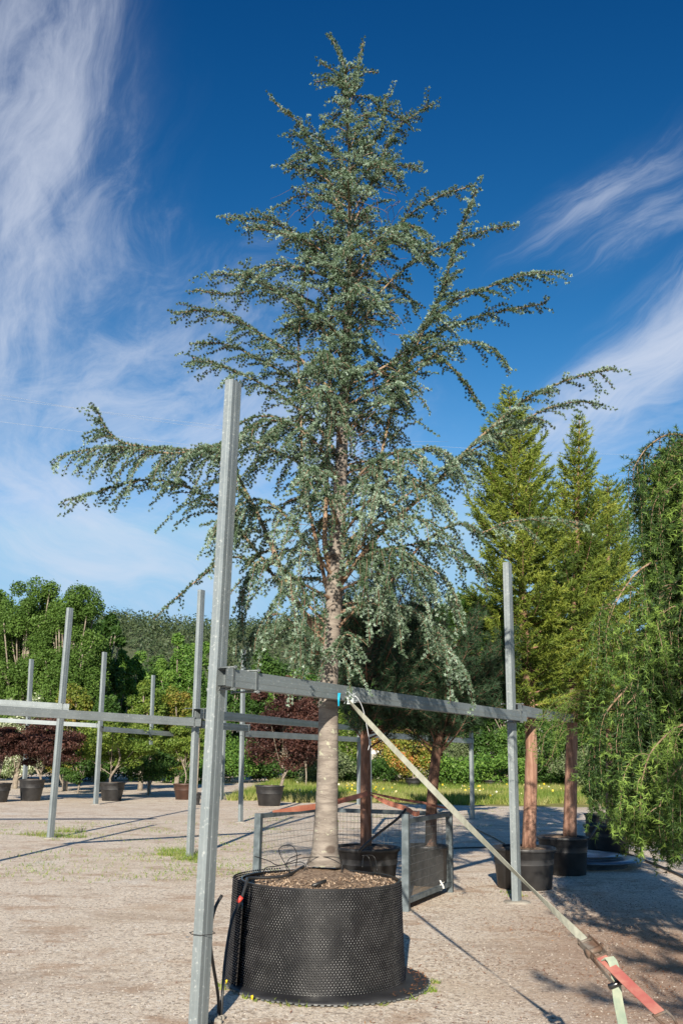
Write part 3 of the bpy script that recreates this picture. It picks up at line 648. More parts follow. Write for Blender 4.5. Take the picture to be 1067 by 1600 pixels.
# ------------------------------------------------------------ ratchet strap
S0 = at(541, 1091, 7.42); G0 = np.array([1.90, 3.05, 0.05])
def SL(k): return S0+(G0-S0)*k
def kpx(x):
    lo, hi = 0, 1
    for _ in range(40):
        m = (lo+hi)/2; p = SL(m)-CAM; X_ = 533.5+F*(p@rt)/(p@fw)
        lo, hi = (m, hi) if X_ < x else (lo, m)
    return lo
st = thing('ratchet_strap', SL(.5), 'cream ratchet strap with a red end running from the cedar trunk to the ground', 'strap')
kr = kpx(912); ks = np.linspace(0, kr, 60); sd = nrm(SL(1)-SL(0))
w1 = nrm(np.cross(sd, (.2, -1., .3)))
tw = []
for kk in ks:
    a = math.radians(np.interp(kk/kr, [0, .06, .16, .5, .68, .85, .93, 1], [78, 50, 15, 10, 45, 72, 45, 5])); wv = nrm(np.cross(sd, SL(kk)-CAM)); b2 = np.cross(sd, wv); tw.append(wv*math.cos(a)+b2*math.sin(a))
sag = np.array([[0, 0, -.06*math.sin(PI*kk)] for kk in ks])
MB().ribbon([SL(kk) for kk in ks]+sag, np.array(tw), .037, .003).build('webbing', 'web', st)
off = sag[-1]
ka, kb2, kc = kpx(908), kpx(940), kpx(1030)
MB().ribbon([SL(kpx(936))+off, SL((kb2+kc)/2)+off, SL(kc)+off*.9], w1, .05, .004).build('red_webbing', 'webred', st)
rat = MB(); ax = np.array([sd, w1, np.cross(sd, w1)]); q = SL((ka+kb2)/2)+off; n3 = ax[2] if ax[2][2] > 0 else -ax[2]
LR = np.linalg.norm(SL(kb2)-SL(ka))*.8
for sg in (-1, 1):
    rat.box(q+w1*sg*.031, (LR*1.1, .004, .035), ax=ax)
    rat.box(q-n3*.03+w1*sg*.026+sd*.09, (LR*1.6, .004, .022), ax=np.array([nrm(sd-n3*.12), w1, nrm(np.cross(nrm(sd-n3*.12), w1))]))
rat.tube([q+sd*.02-w1*.045, q+sd*.02+w1*.045], .014, 10); rat.tube([q-sd*LR*.45-w1*.036, q-sd*LR*.45+w1*.036], .007, 8); rat.tube([q+sd*LR*.5-w1*.036, q+sd*LR*.5+w1*.036], .007, 8)
rat.box(q+n3*.005-sd*.01, (.05, .055, .006), ax=ax)
for sg in (-1, 1): rat.tube([q+sd*.02+w1*.04*sg, q+sd*.02+w1*.046*sg], .022, 12)
rat.build('ratchet_buckle', 'rust', st)
hd = MB().tube([q-n3*.05+sd*(.09+LR*.8)-w1*.05, q-n3*.05+sd*(.09+LR*.8)+w1*.05], .013, 8); hd.build('handle_grip', 'black', st)
qs = SL(kpx(945))+off+n3*.008
tail = [qs, qs-w1*.02*0+np.array([.015, -.01, .012]), qs+np.array([.03, -.03, -.03]), qs+np.array([.03, -.05, -.14]), qs+np.array([.045, -.06, -.26]), qs+np.array([.055, -.06, -.38]), qs+np.array([.05, -.05, -.46])]
MB().ribbon(rs(tail, .02), nrm(np.array([1., .25, .12])), .046, .003).build('strap_tail', 'webgreen', st)
qh = SL(kc)+off*.9
hk = MB(); hk.tube(rs([qh-sd*.01-w1*.03, qh+sd*.05-w1*.028, qh+sd*.10, qh+sd*.05+w1*.028, qh-sd*.01+w1*.03], .01), .006, 8); hk.tube([qh-w1*.034, qh+w1*.034], .006, 8)
hk.tube(rs([qh+sd*.09, qh+sd*.16+n3*.03, qh+sd*.2, qh+sd*.17-n3*.035, qh+sd*.13-n3*.02], .01), .008, 8); hk.build('hook', 'rust', st)
k2 = MB(); 
for i in range(14):
    c = SL(kc)+off*.9+sd*(.2+i*.055); a2 = nrm(np.cross(sd, (0, 0, 1.))) if i % 2 else n3
    if c[2] < .03: c[2] = .03
    k2.tube(rs([c-sd*.03, c+a2*.016, c+sd*.03, c-a2*.016, c-sd*.03], .008), .005, 6, False)
k2.build('anchor_chain', 'rust', st)
# clamps and tie at trunk
tt = thing('trunk_tie', S0, 'wire fastening with turquoise tape tying the cedar trunk to the near beam', 'fastening')
mb = MB()
for i in range(11):
    a = at(545+random.uniform(-5, 14), 1092+random.uniform(-12, 9), 7.36+random.uniform(-.03, .03)); b = at(545+random.uniform(-8, 16), 1092+random.uniform(-14, 10), 7.36)
    mb.tube(rs([a, (a+b)/2+rng.normal(size=3)*.012, b], .01), .0035, 5)
mb.box(at(547, 1093, 7.38), (.05, .03, .07)); mb.build('wire_clamp', 'galv', tt)
mb = MB().ribbon(rs([at(530, 1083, 7.36), at(529, 1092, 7.34), at(529, 1103, 7.36)], .01), (1, .2, 0), np.linspace(.022, .010, len(rs([at(530, 1083, 7.36), at(529, 1092, 7.34), at(529, 1103, 7.36)], .01))), .004); mb.build('tape', 'blue', tt)
tag(MB().tube(rs([at(549, 1089, 7.4), at(557, 1089, 7.36), at(566, 1105, 7.4), at(572, 1130, 7.45), at(577, 1160, 7.5), at(575, 1172, 7.5)], .02), .0032, 5).build('loose_wire', 'cable'), 'thin pale loose wire hanging from the fastening on the trunk', 'wire')
tz = gnd(500, 1100, 2.0); trp = TP[int(np.argmin(np.abs(zz-2.02)))]
mb = MB().ribbon([trp+[math.cos(a)*.085, math.sin(a)*.085, 0] for a in np.linspace(0, 2*PI, 25)], (0, 0, 1), .045, .004); mb.build('trunk_band', 'barkcedar', tt)

# ------------------------------------------------------------ mesh cage
FRc = gnd(634, 1424); BRc = gnd(703, 1394); FLc = np.array([-.90, 11.45, 0]); BLc = FLc+(BRc-FRc)
cg = thing('mesh_cage', (FRc+FLc)/2, 'low dark grey steel cage with wire mesh sides behind the big planter', 'cage')
HC = .95; AXC = nrm(FRc-FLc); rzc = math.atan2(AXC[1], AXC[0])
for c, h in ((FRc, HC+.05), (BRc, HC), (FLc, HC), (BLc, HC)):
    MB().box((c[0], c[1], h/2), (.075, .075, h), rzc).build('corner_post', 'frame', cg)
def rail(a, b, z, w=.05):
    d = nrm(b-a); MB().profile(a+d*.04+[0, 0, z], b-d*.04+[0, 0, z], np.cross(d, (0, 0, 1)), [(-w/2, -w/2), (w/2, -w/2), (w/2, w/2), (-w/2, w/2)], cap=True).build('rail', 'frame', cg)
for a, b in ((FRc, BRc), (FLc, BLc), (BLc, BRc)): rail(a, b, HC-.03); rail(a, b, .10)
rail(FLc, FRc, .07, .045)
def panel(a, b, z0, z1, sx=.028, sz=.075):
    m = MB(); d = b-a; L = np.linalg.norm(d); d = d/L; k = int(L/sx)
    for i in range(1, k): p = a+d*i*sx; m.tube([p+[0, 0, z0], p+[0, 0, z1]], .0018, 3, False)
    k = int((z1-z0)/sz)
    for i in range(k+1): p = [0, 0, z0+i*sz]; m.tube([a+p, b+p], .0024, 3, False)
    m.build('mesh_panel', 'wire', cg)
panel(FRc, BRc, .1, HC-.03, .042, .09); panel(FLc, BLc, .1, HC-.03, .04); panel(BLc, BRc, .1, HC-.03, .05)
mb = MB(); c = [FLc, FRc, BRc, BLc]; mb.add([p+[0, 0, .075] for p in c]+[p+[0, 0, .10] for p in c], [(3, 2, 1, 0), (4, 5, 6, 7), (0, 1, 5, 4), (1, 2, 6, 5), (2, 3, 7, 6), (3, 0, 4, 7)]); mb.build('floor_board', 'wood', cg)
tag(MB().tube(rs([at(628, 1338, 10.8)*1., at(560, 1330, 10.9), at(590, 1303, 10.9), at(620, 1280, 10.9), at(634, 1264, 10.92)][1:], .03), .014, 8).build('drip_hose', 'hose'), 'black hose rising from behind the big planter to the cage corner', 'hose')
mb = MB(); q = (FRc+(BRc-FRc)*.78)+[0, -.03, .13]
mb.ribbon([q+[-.02, 0, .05], q+[.02, -.01, -.02], q+[-.01, 0, -.07]], (1, .3, 0), .02); mb.ribbon([q+[.03, 0, .03], q+[-.02, -.01, .0], q+[.03, 0, -.04]], (.8, .3, .3), .016)
tag(mb.build('cable_tie', 'white'), 'white plastic tie knotted on the bottom rail of the cage', 'tie')

def oband(px, w, label, Y, m='weborange'):
    P = rs([at(x, y, Y+dy) for x, y, dy in px], .05); w = np.interp(np.linspace(0, 1, len(P)), [0, .25, 1], [w*.3, w, w*.8]); o = MB().ribbon(P, (0, .15, 1), w, .004).build('orange_strap', m); tag(o, label, 'strap', 'orange lashing straps round the pine trunks')
oband([(426, 1268, -.05), (470, 1263, .2), (505, 1258, .4), (545, 1248, .2), (574, 1240, -.12)], .068, 'orange lashing strap left of the reddish pine trunk, running along the cage rail', 11.5)
oband([(576, 1238, -.12), (620, 1248, .2), (660, 1254, .4), (674, 1258, .3), (700, 1263, .5)], .03, 'upper thin orange strap between the two pine trunks', 11.6)
oband([(577, 1241, -.12), (605, 1254, -.2), (635, 1264, -.4), (648, 1272, -.6), (655, 1270, -.5)], .06, 'lower orange strap sagging from the reddish pine to the cage corner', 11.6)

# ------------------------------------------------------------ pines
def tuft_tree(name, label, cat, base, trunk, rads, bm, branches, m, n, L, w, spread=.7, v=.5, sp=.05, group=None):
    t = thing(name, base, label, cat, group); P = rs(trunk, .12); MB().tube(P, np.interp(np.linspace(0, 1, len(P)), *rads), 14, jag=.06).build('trunk', bm, t)
    lb = MB(); Q = []; A = []; VV = []
    for br, r0, tone in branches:
        b = rs(br, .06); lb.tube(b, np.linspace(r0, .004, len(b)), 5, False); T = nrm(np.gradient(b, axis=0)); k0 = int(len(b)*.25)
        for i in range(k0, len(b)): Q.append(b[i]); A.append(T[i]*.6+[0, 0, .3]); VV.append(tone)
        for i in range(k0, len(b), 1):
            for _ in range(2):
                q = walk(b[i], T[i]+rng.normal(size=3)*.8, rng.uniform(.08, .3), -.3)
                lb.tube(q, .003, 3, False)
                for j in range(1, len(q)): Q.append(q[j]); A.append(nrm(q[j]-q[j-1])); VV.append(tone+.1)
    lb.build('limbs', bm, t)
    Vv, a = blades(np.array(Q), np.array(A), n, L, w, spread, .3, np.array(VV), .18); polys('crown', Vv, 3, m, t, a); return t
def pine(label, base, tr, crown_c, R, bm, nb=60, rad=.08, seed=1):
    brs = []
    for i in range(nb):
        z = rng.uniform(-1, 1); a = rng.random()*2*PI; k = math.sqrt(max(0, 1-z*z*.8)); e = crown_c+np.array([math.cos(a)*k*R[0], math.sin(a)*k*R[1], z*R[2]])*rng.uniform(.75, 1.05)
        s = tr[-1]+(crown_c-tr[-1])*rng.uniform(0, 1)+[0, 0, z*R[2]*.6-.15]
        brs.append(([s, s+(e-s)*.5+[0, 0, -.08], e], .014, .45+rng.normal()*.15))
    tr = list(tr)+[crown_c, crown_c+[0, 0, R[2]*.8]]
    return tuft_tree('pine_tree', label, 'tree', base, tr, ([0, .5, 1], [rad, rad*.8, .015]), bm, brs, 'pine', 13, .085, .0055, .8, group='pine trees in the mesh cage')
p1 = at(572, 1325, 11.9); p1[2] = .10; r1_ = .39
pt = pot((p1[0], p1[1], .10), r1_, .47, 'black pot in the cage holding the reddish pine trunk')
b1 = np.array([p1[0], p1[1], .5])
pine('pine with a straight reddish trunk rising behind the cedar trunk', b1, [b1, at(571, 1240, 11.9), at(571, 1170, 11.9), at(570, 1090, 11.9)], at(590, 1005, 12.), (.95, .8, .9), 'barkpine', 95, .070)
p2 = at(667, 1378, 12.35); p2[2] = .10
pt = pot((p2[0], p2[1], .10), .255, .46, 'smaller black pot seen through the right mesh side of the cage', taper=.92)
b2_ = np.array([p2[0]+.05, p2[1], .5])
pine('dark trunked leaning pine behind the cage corner', b2_, [b2_, at(674, 1260, 12.35), at(680, 1190, 12.35), at(687, 1130, 12.35)], at(695, 1040, 12.6), (.95, .8, .75), 'barkpinedark', 85, .074)

# ------------------------------------------------------------ cypress-like conifers at the right
def spray_tree(label, base, top, prof, bm, nb, m='cypress', trad=.09, z0=None, dens=1., blade=(.055, .014), mid=None, group='conifers in black pots at right'):
    t = thing('conifer_tree', base, label, 'tree', group); base = np.array(base); top = np.array(top); H = top[2]-base[2]
    tr = rs([base]+(mid or [])+[top], .15); MB().tube(tr, np.interp(np.linspace(0, 1, len(tr)), [0, .4, 1], [trad, trad*.7, .006]), 14, jag=.06).build('trunk', bm, t)
    lb = MB(); Q = []; A = []; VV = []; zb = z0
    for i in range(nb):
        u = (i+.5)/nb; z = zb+(top[2]-zb)*u**.92; k = int(np.argmin(np.abs(tr[:, 2]-z))); p = tr[k]; R = np.interp((top[2]-z), prof[0], prof[1])*rng.uniform(.7, 1.12)
        a = i*2.39996+rng.normal()*.2; d = np.array([math.cos(a), math.sin(a), 0]); asc = rng.uniform(.6, 1.35)*(1 if u > .3 else .6)
        br = rs([p, p+d*R*.5+[0, 0, R*.22*asc], p+d*R+[0, 0, R*asc*.75]], .05); lb.tube(br, np.linspace(.006+.01*R, .002, len(br)), 4, False)
        T = nrm(np.gradient(br, axis=0)); tone = .45+rng.normal()*.17
        for j in range(int(len(br)*.15), len(br)):
            for sgn in (-1, 1):
                if rng.random() > .95*dens: continue
                s_ = np.array([d[1], -d[0], 0])*sgn; L_ = min(.38, .08+.45*R*(1-.75*j/len(br)))*rng.uniform(.6, 1.1)
                q = walk(br[j], T[j]*.9+s_*rng.uniform(.4, 1.)+[0, 0, rng.uniform(-.15, .35)], L_, .12, .035, .1)
                for w_ in range(len(q)):
                    Q.append(q[w_]); A.append(nrm(q[min(w_+1, len(q)-1)]-q[w_-1 if w_ else 0]+1e-6)); VV.append(tone+.25*(w_/len(q))-.08)
    lb.build('limbs', bm, t)
    Vv, a = blades(np.array(Q), np.array(A), 6, blade[0], blade[1], .55, .35, np.array(VV), .12); polys('crown', Vv, 3, m, t, a); print('spray', len(Vv)//3)
    return t
c1 = gnd(828, 1393); c1 = np.array([c1[0], c1[1]+.36, 0])
pot(c1, .40, .50, 'nearest of the three right hand black pots, directly behind the right post')
pot(np.array([gnd(890, 1370)[0], gnd(890, 1370)[1]+.35, 0]), .36, .52, 'middle of the three right hand black pots, with a dark trunk')
c2 = np.array([gnd(890, 1370)[0], gnd(890, 1370)[1]+.35, 0])
c3 = np.array([gnd(960, 1336)[0], gnd(960, 1336)[1]+.4, 0]); pot(c3, .41, .48, 'farthest of the three right hand black pots, below the weeping foliage')
b_ = np.array([at(826, 1340, c1[1])[0], c1[1], .46])
spray_tree('tall yellow green conifer with a bare red trunk, leftmost of the right hand trees', b_, at(795, 618, c1[1]+.3), ([0, .5, 1, 2, 3, 4], [.06, .24, .42, .62, .78, .85]), 'barkred', 175, z0=2.2, mid=[at(829, 1200, c1[1]), at(826, 1100, c1[1])], trad=.092)
b_ = np.array([at(890, 1325, c2[1])[0], c2[1], .48])
spray_tree('slim pointed yellow green conifer with a dark trunk, middle of the right hand trees', b_, at(905, 655, c2[1]), ([0, .5, .9, 1.4, 2, 3, 4.5], [.04, .18, .27, .30, .55, .78, .85]), 'barkred', 175, z0=2.1, mid=[at(893, 1150, c2[1])], trad=.10)
b_ = np.array([at(957, 1300, c3[1])[0], c3[1], .44])
spray_tree('smaller yellow green conifer top between the slim one and the weeping cedar', b_, at(948, 748, c3[1]), ([0, .5, 1, 2, 3, 4.5], [.06, .3, .5, .8, 1., .9]), 'barkred', 120, z0=1.9, trad=.12)
# dark conifer between pines and the first conifer
b_ = np.array([at(676, 1250, 26)[0], 26., 0])
spray_tree('dark green bushy conifer behind the near beam, left of the right post', b_, at(728, 935, 26), ([0, .5, 1, 2, 3], [.1, .6, 1.0, 1.5, 1.7]), 'barkpinedark', 70, m='dark', z0=2.1, trad=.07, blade=(.12, .035), mid=[at(690, 1120, 26)])

# ------------------------------------------------------------ weeping cedar at the right edge
def weeping():
    base = np.array([at(1165, 1400, 8.9)[0], 8.9, 0.]); t = thing('weeping_cedar', base, 'bright green weeping cedar with hanging foliage filling the right edge', 'tree')
    tr = rs([base, base+[-.1, 0, 1.5], at(1130, 900, 8.9), at(1090, 760, 8.9), at(1060, 690, 8.8)], .15); MB().tube(tr, np.linspace(.11, .03, len(tr)), 14, jag=.06).build('trunk', 'barkpinedark', t)
    lb = MB(); Q = []; A = []; VV = []
    def site(P, T, v):
        Q.append(P); A.append(T); VV.append(v)
    def bound(y): return np.interp(y, [675, 700, 730, 790, 860, 900, 950, 1050, 1150, 1250, 1330], [1048, 1018, 1008, 1024, 1034, 1020, 1000, 972, 955, 960, 1025])
    def maxy(x): return np.interp(x, [880, 905, 940, 1000, 1067, 1150], [1220, 1260, 1262, 1310, 1335, 1335])
    arches = []
    for i in range(100):
        y = 690+ (1170-690)*rng.random()**1.25; xb = bound(y)+abs(rng.normal())*45+ (0 if i % 2 else 30); Y = rng.uniform(8.2, 9.9)
        arches.append(([(1175, y+70), (1120, y-5), (min(xb+60, 1110), y-18), (xb+18, y), (xb, y+28)], Y))
    for i in range(14):
        y = rng.uniform(676, 830); xb = bound(y)+rng.uniform(0, 25); arches.append(([(1150, y+40), (1090, y+2), (xb+35, y-6), (xb+8, y+8), (xb, y+30)], rng.uniform(8.3, 9.2)))
    arches += [([(1150, 740), (1090, 690), (1045, 679), (1010, 700), (987, 735)], 8.6), ([(1150, 950), (1050, 880), (1000, 890), (960, 945), (940, 1010)], 8.5),
               ([(1120, 1100), (1020, 1050), (965, 1090), (932, 1140), (918, 1190)], 8.4), ([(1150, 1180), (1080, 1130), (1020, 1170), (1000, 1230)], 7.6), ([(1160, 1210), (1110, 1170), (1050, 1210), (1030, 1260)], 7.4)]
    for a, Y in arches:
        b = rs([at(x, y, Y+.15*math.sin(x*.05)) for x, y in a], .06); lb.tube(b, np.linspace(.016, .004, len(b)), 5, False); T = nrm(np.gradient(b, axis=0))
        tone = .40+rng.normal()*.2
        for i in range(int(len(b)*.2), len(b)):
            site(b[i], T[i], tone+.1)
            if rng.random() < .85:
                px = 533.5+F*((b[i]-CAM)@rt)/((b[i]-CAM)@fw); py = 800-F*((b[i]-CAM)@up)/((b[i]-CAM)@fw)
                L = min(rng.uniform(.3, 1.35), max(.12, (maxy(px)-py)/F*Y*1.02))
                if a[-1][0] < 880: L = rng.uniform(.15, .4)
                q = walk(b[i], T[i]*.3+rng.normal(size=3)*.3, L, 2.4, .045, .07); lb.tube(q, np.linspace(.0035, .0012, len(q)), 4, False)
                tn = tone+rng.normal()*.08
                for j in range(1, len(q)):
                    f = j/len(q); dd = nrm(q[j]-q[j-1]); site(q[j], dd*.5, tn+(.35 if f > .85 else 0)*rng.random())
                    if rng.random() < .5:
                        q2 = walk(q[j], rng.normal(size=3)*.9+dd*.8, rng.uniform(.08, .24), .6, .045, .1)
                        for s2 in range(1, len(q2)): site(q2[s2], nrm(q2[s2]-q2[s2-1])*.6, tn+.1+(.4 if s2 >= len(q2)-2 else 0)*rng.random())
    lb.build('limbs', 'barklimb', t)
    Vv, a = blades(np.array(Q), np.array(A), 11, .047, .0092, .8, .3, np.array(VV), .14); polys('crown', Vv, 3, 'deodar', t, a); print('weep', len(Vv)//3)
weeping()

# small drooping shoots on the second right trunk
def shoot():
    t = thing('drooping_shoots', at(895, 1150, 10.5), 'loose light green cedar shoots drooping in front of the dark trunk on the right', 'branch')
    lb = MB(); Q = []; A = []; VV = []
    for i in range(16):
        x = rng.uniform(868, 925); y = rng.uniform(1120, 1180); s = at(x+30, y-40, 9.8)
        q = walk(s, (rng.uniform(-1, -.1), rng.normal()*.4, .1), rng.uniform(.4, .95), .7, .045, .1); lb.tube(q, .003, 3, False)
        for j in range(3, len(q)):
            dd = nrm(q[j]-q[j-1]); Q.append(q[j]); A.append(dd*.5); VV.append(.6+.3*rng.random())
            if rng.random() < .5:
                q2 = walk(q[j], rng.normal(size=3)+dd, .13, .5, .04, .1)
                for s2 in range(1, len(q2)): Q.append(q2[s2]); A.append(dd*.5); VV.append(.8)
    lb.build('stems', 'twig', t); Vv, a = blades(np.array(Q), np.array(A), 10, .038, .004, .8, .3, np.array(VV), .12); polys('foliage', Vv, 3, 'deodar', t, a)
shoot()

# ------------------------------------------------------------ broadleaf trees and shrubs
def leafy(name, label, cat, base, H, Wd, m, n, size, z0=.2, ncl=26, clr=.24, trad=.1, bm='barkgrey', flat=1., shape='egg', group=None, cup=1., depth=None, seed=None, tonej=.25):
    base = np.array(base, float); t = thing(name, base, label, cat, group); dz = H*(1-z0)/2; c = base+[0, 0, H*z0+dz]
    dp = depth or Wd; C = []
    for i in range(ncl):
        while True:
            p = rng.uniform(-1, 1, 3); r = np.linalg.norm(p)
            if shape == 'box': break
            if .35 < r < 1: break
        if shape == 'dome': p[2] = p[2]*1. if p[2] > 0 else p[2]*.7
        if shape == 'cone': p[:2] *= max(.12, .5-.5*p[2])*1.25
        if shape == 'poplar': p[:2] *= (1-.25*max(0, p[2]))
        C.append(c+p*[Wd/2*.8, dp/2*.8, dz*.86])
    C = np.array(C); R = np.stack([clr*Wd*rng.uniform(.6, 1.15, ncl)]*3, 1); R[:, 2] *= flat
    P, d, i = cloud(C, R, n//ncl, .5); keep = P[:, 2] > base[2]+.02; P, d, i = P[keep], d[keep], i[keep]
    tone = rng.random(ncl); V = leaves(P, nrm(d*.6+rng.normal(size=P.shape)*.7+[0, 0, .35]), size)
    vv = np.clip(.5+(tone[i]-.5)*tonej*2+rng.normal(size=len(P))*.2, 0, 1)
    tb = MB(); top = c+[0, 0, dz*.3]; sp_ = base+[0, 0, max(.08, H*z0*.8)]
    tb.tube(rs([base, (base+sp_)/2+rng.normal(size=3)*[.03, .03, 0]*Wd*.2, sp_, (sp_+top)/2+rng.normal(size=3)*.04*Wd, top], .2*max(.3, H/6)), np.linspace(trad, trad*.25, len(rs([base, (base+sp_)/2, sp_, (sp_+top)/2, top], .2*max(.3, H/6)))) if False else trad*.75, 8, jag=.1)
    tb.build('trunk', bm, t)
    lm = MB()
    for k in range(0, ncl, 2):
        s = sp_+(top-sp_)*rng.random()*.7; lm.tube(rs([s, (s+C[k])/2+[0, 0, -.03*H], C[k]], max(.15, H/20)), trad*.25, 5, False)
    lm.build('limbs', bm, t)
    polys('crown', V, 4, m, t, vv); return t
def G(x, y): return gnd(x, y)
def tall(x, top, D, Wpx, m, label, n=9000, size=.22, **k):
    if x > -40 and 'poplar' not in label: n = int(n*2); size = size*.74
    b = at(x, 1190, D); b[2] = 0; H = at(x, top, D)[2]; kw = dict(z0=.05, ncl=56, clr=.145, trad=.16, group='trees behind the yard'); kw.update(k)
    return leafy('broadleaf_tree', label, 'tree', b, H, Wpx/F*D*1.0, m, n, size, **kw)
tall(-55, 885, 52, 150, 'poplar', 'poplar at the left edge of the photo, cut off by it', 26000, .18, shape='poplar', ncl=70)
tall(28, 876, 50, 150, 'poplar', 'tall pale green poplar with visible pale stems at the far left', 95000, .115, shape='poplar', ncl=150, clr=.11, bm='barkgrey')
tall(98, 886, 49, 135, 'poplar', 'tall rounded poplar with its crown behind the leftmost post', 85000, .115, shape='poplar', ncl=140, clr=.12, bm='barkgrey')
tall(148, 925, 55, 75, 'dark', 'dark green tree on the right shoulder of the poplars', 12000, .24, ncl=50)
tall(178, 1000, 58, 60, 'mid', 'narrow green tree right of the dark tree beside the poplars', 9000, .22)
tall(205, 1010, 60, 75, 'mid', 'fresh green rounded tree below the wooded hill', 9000, .24)
tall(272, 975, 64, 95, 'mid', 'tall bushy green tree left of the second nearest post', 17000, .24, ncl=60)
tall(240, 1020, 70, 90, 'dark', 'dark tree filling the gap below the hill', 8000, .28)
tall(310, 985, 72, 90, 'mid', 'bushy green tree partly behind the nearest post', 12000, .26, ncl=50)
tall(222, 1062, 44, 70, 'lime', 'small yellow green tree behind the green maple', 9000, .16, z0=.2)
tall(160, 1075, 42, 70, 'dark', 'low dark tree behind the post by the green maple', 6000, .18)
tall(105, 1060, 42, 90, 'bronze', 'bronze green tree behind the leftmost post', 8000, .17)
tall(28, 1075, 44, 90, 'blossom', 'white flowering tree at the far left behind the beams', 9000, .14)
tall(278, 1050, 46, 80, 'bronze', 'bronze tinted green tree left of the second nearest post, behind the beams', 9000, .16)
tall(345, 1035, 62, 80, 'dark', 'dark green tree seen right of the nearest post', 9000, .26)
tall(405, 1000, 75, 110, 'dark', 'dark tree below the crown of the cedar on its left side', 10000, .3)
tall(470, 1010, 66, 110, 'mid', 'green tree behind the cedar trunk on its left', 12000, .25)
tall(540, 1030, 70, 120, 'dark', 'dark tree behind the cedar trunk', 9000, .3)
tall(620, 1075, 75, 130, 'dark', 'dark tree behind the two pines', 9000, .3)
tall(700, 1085, 80, 120, 'mid', 'green tree behind the near beam, left of the right post', 8000, .3)
tall(790, 1060, 66, 120, 'dark', 'dark tree behind the right post', 9000, .3)
tall(880, 1050, 62, 130, 'dark', 'dark tree behind the slim conifer', 9000, .3)
tall(990, 1020, 60, 170, 'mid', 'green tree behind the weeping cedar', 9000, .3)
tall(1110, 1000, 60, 170, 'mid', 'green tree beyond the right edge of the photo', 6000, .3)
tall(-150, 960, 60, 150, 'mid', 'green tree beyond the left edge of the photo', 6000, .3)

def shrub(name, label, cat, base_px, top, Wpx, m, n, size, potr=None, poth=.5, D=None, pm='pot', plabel=None, dx=0, **k):
    b = gnd(*base_px); D = b[1]; b = np.array([b[0], D, 0.])
    if potr:
        b[1] += potr; pot(b, potr, poth, plabel, pm, 'planter pots of the background shrubs', taper=.75); bb = b+[dx/F*D, 0, poth-.02]
    else: bb = b+[dx/F*D, 0, 0]
    H = at(base_px[0], top, b[1])[2]-bb[2]; kw = dict(trad=.05, group=None); kw.update(k)
    return leafy(name, label, cat, bb, H, Wpx/F*D, m, n, size, **kw)
# maples in pots
shrub('maple_tree', 'dark maroon maple in a black pot at the far left', 'tree', (42, 1252), 1117, 135, 'maroon', 22000, .075, .42, .7, plabel='black pot of the far left maroon maple', z0=.04, ncl=46, clr=.15, flat=.45, shape='dome', dx=12)
shrub('maple_tree', 'maroon maple cut off by the left edge of the photo', 'tree', (-12, 1254), 1130, 100, 'maroon', 12000, .075, .42, .6, plabel='black pot cut off by the left edge of the photo', z0=.2, ncl=30, clr=.17, flat=.45, shape='dome')
shrub('maple_tree', 'light green spreading maple in a black pot left of centre', 'tree', (170, 1252), 1116, 150, 'lime', 20000, .075, .43, .62, plabel='round black pot of the light green maple', z0=.1, ncl=44, clr=.14, flat=.45, shape='dome', dx=-4)
shrub('weeping_maple', 'low dark green weeping maple reaching the ground beside the light green maple', 'tree', (232, 1243), 1145, 110, 'dark', 16000, .08, None, z0=.05, ncl=40, clr=.16, flat=.4, shape='dome')
shrub('weeping_maple', 'dark green low foliage left of the post by the green maple', 'shrub', (122, 1240), 1165, 62, 'dark', 8000, .08, None, z0=.05, ncl=22, clr=.2, flat=.5, shape='dome')
shrub('maple_tree', 'green upright maple in a brown pot', 'tree', (285, 1250), 1112, 95, 'lime', 13000, .075, .40, .55, plabel='brown plastic pot of the green upright maple', pm='brownpot', z0=.22, ncl=36, clr=.15, flat=.5, shape='dome', trad=.035)
shrub('maple_tree', 'large maroon maple in a black tub between the nearest post and the cedar', 'tree', (419, 1260), 1048, 150, 'maroon', 30000, .09, .47, .64, plabel='wide black tub of the large maroon maple', z0=-.04, ncl=60, clr=.14, flat=.6, shape='dome', dx=18, trad=.07)
shrub('maple_tree', 'second maroon maple just left of the cedar trunk, further back', 'tree', (478, 1232), 1090, 90, 'maroon', 12000, .11, None, z0=.2, ncl=30, clr=.18, flat=.6)
t_ = shrub('sapling', 'staked sapling in a small black pot beside the second nearest post', 'tree', (306, 1258), 1095, 22, 'lime', 500, .06, .13, .38, plabel='small black pot between the brown pot and the nearest post', z0=.5, ncl=8, trad=.03, bm='barkgrey')
shrub('background_shrub', 'yellow green shrub behind the post near the maroon maple', 'shrub', (370, 1212), 1150, 60, 'photinia', 6000, .13, .3, .5, plabel='small black pot of a yellow green shrub', z0=.1, ncl=22, clr=.2)
shrub('background_shrub', 'yellow green shrub behind the maroon maple', 'shrub', (405, 1213), 1150, 55, 'lime', 5000, .13, .3, .5, plabel='small black pot under the yellow green shrub behind the maroon maple', z0=.1, ncl=22, clr=.2)
shrub('background_shrub', 'yellow green shrub just right of the cedar trunk', 'shrub', (548, 1225), 1100, 80, 'lime', 9000, .13, None, z0=.2, ncl=34, clr=.17)
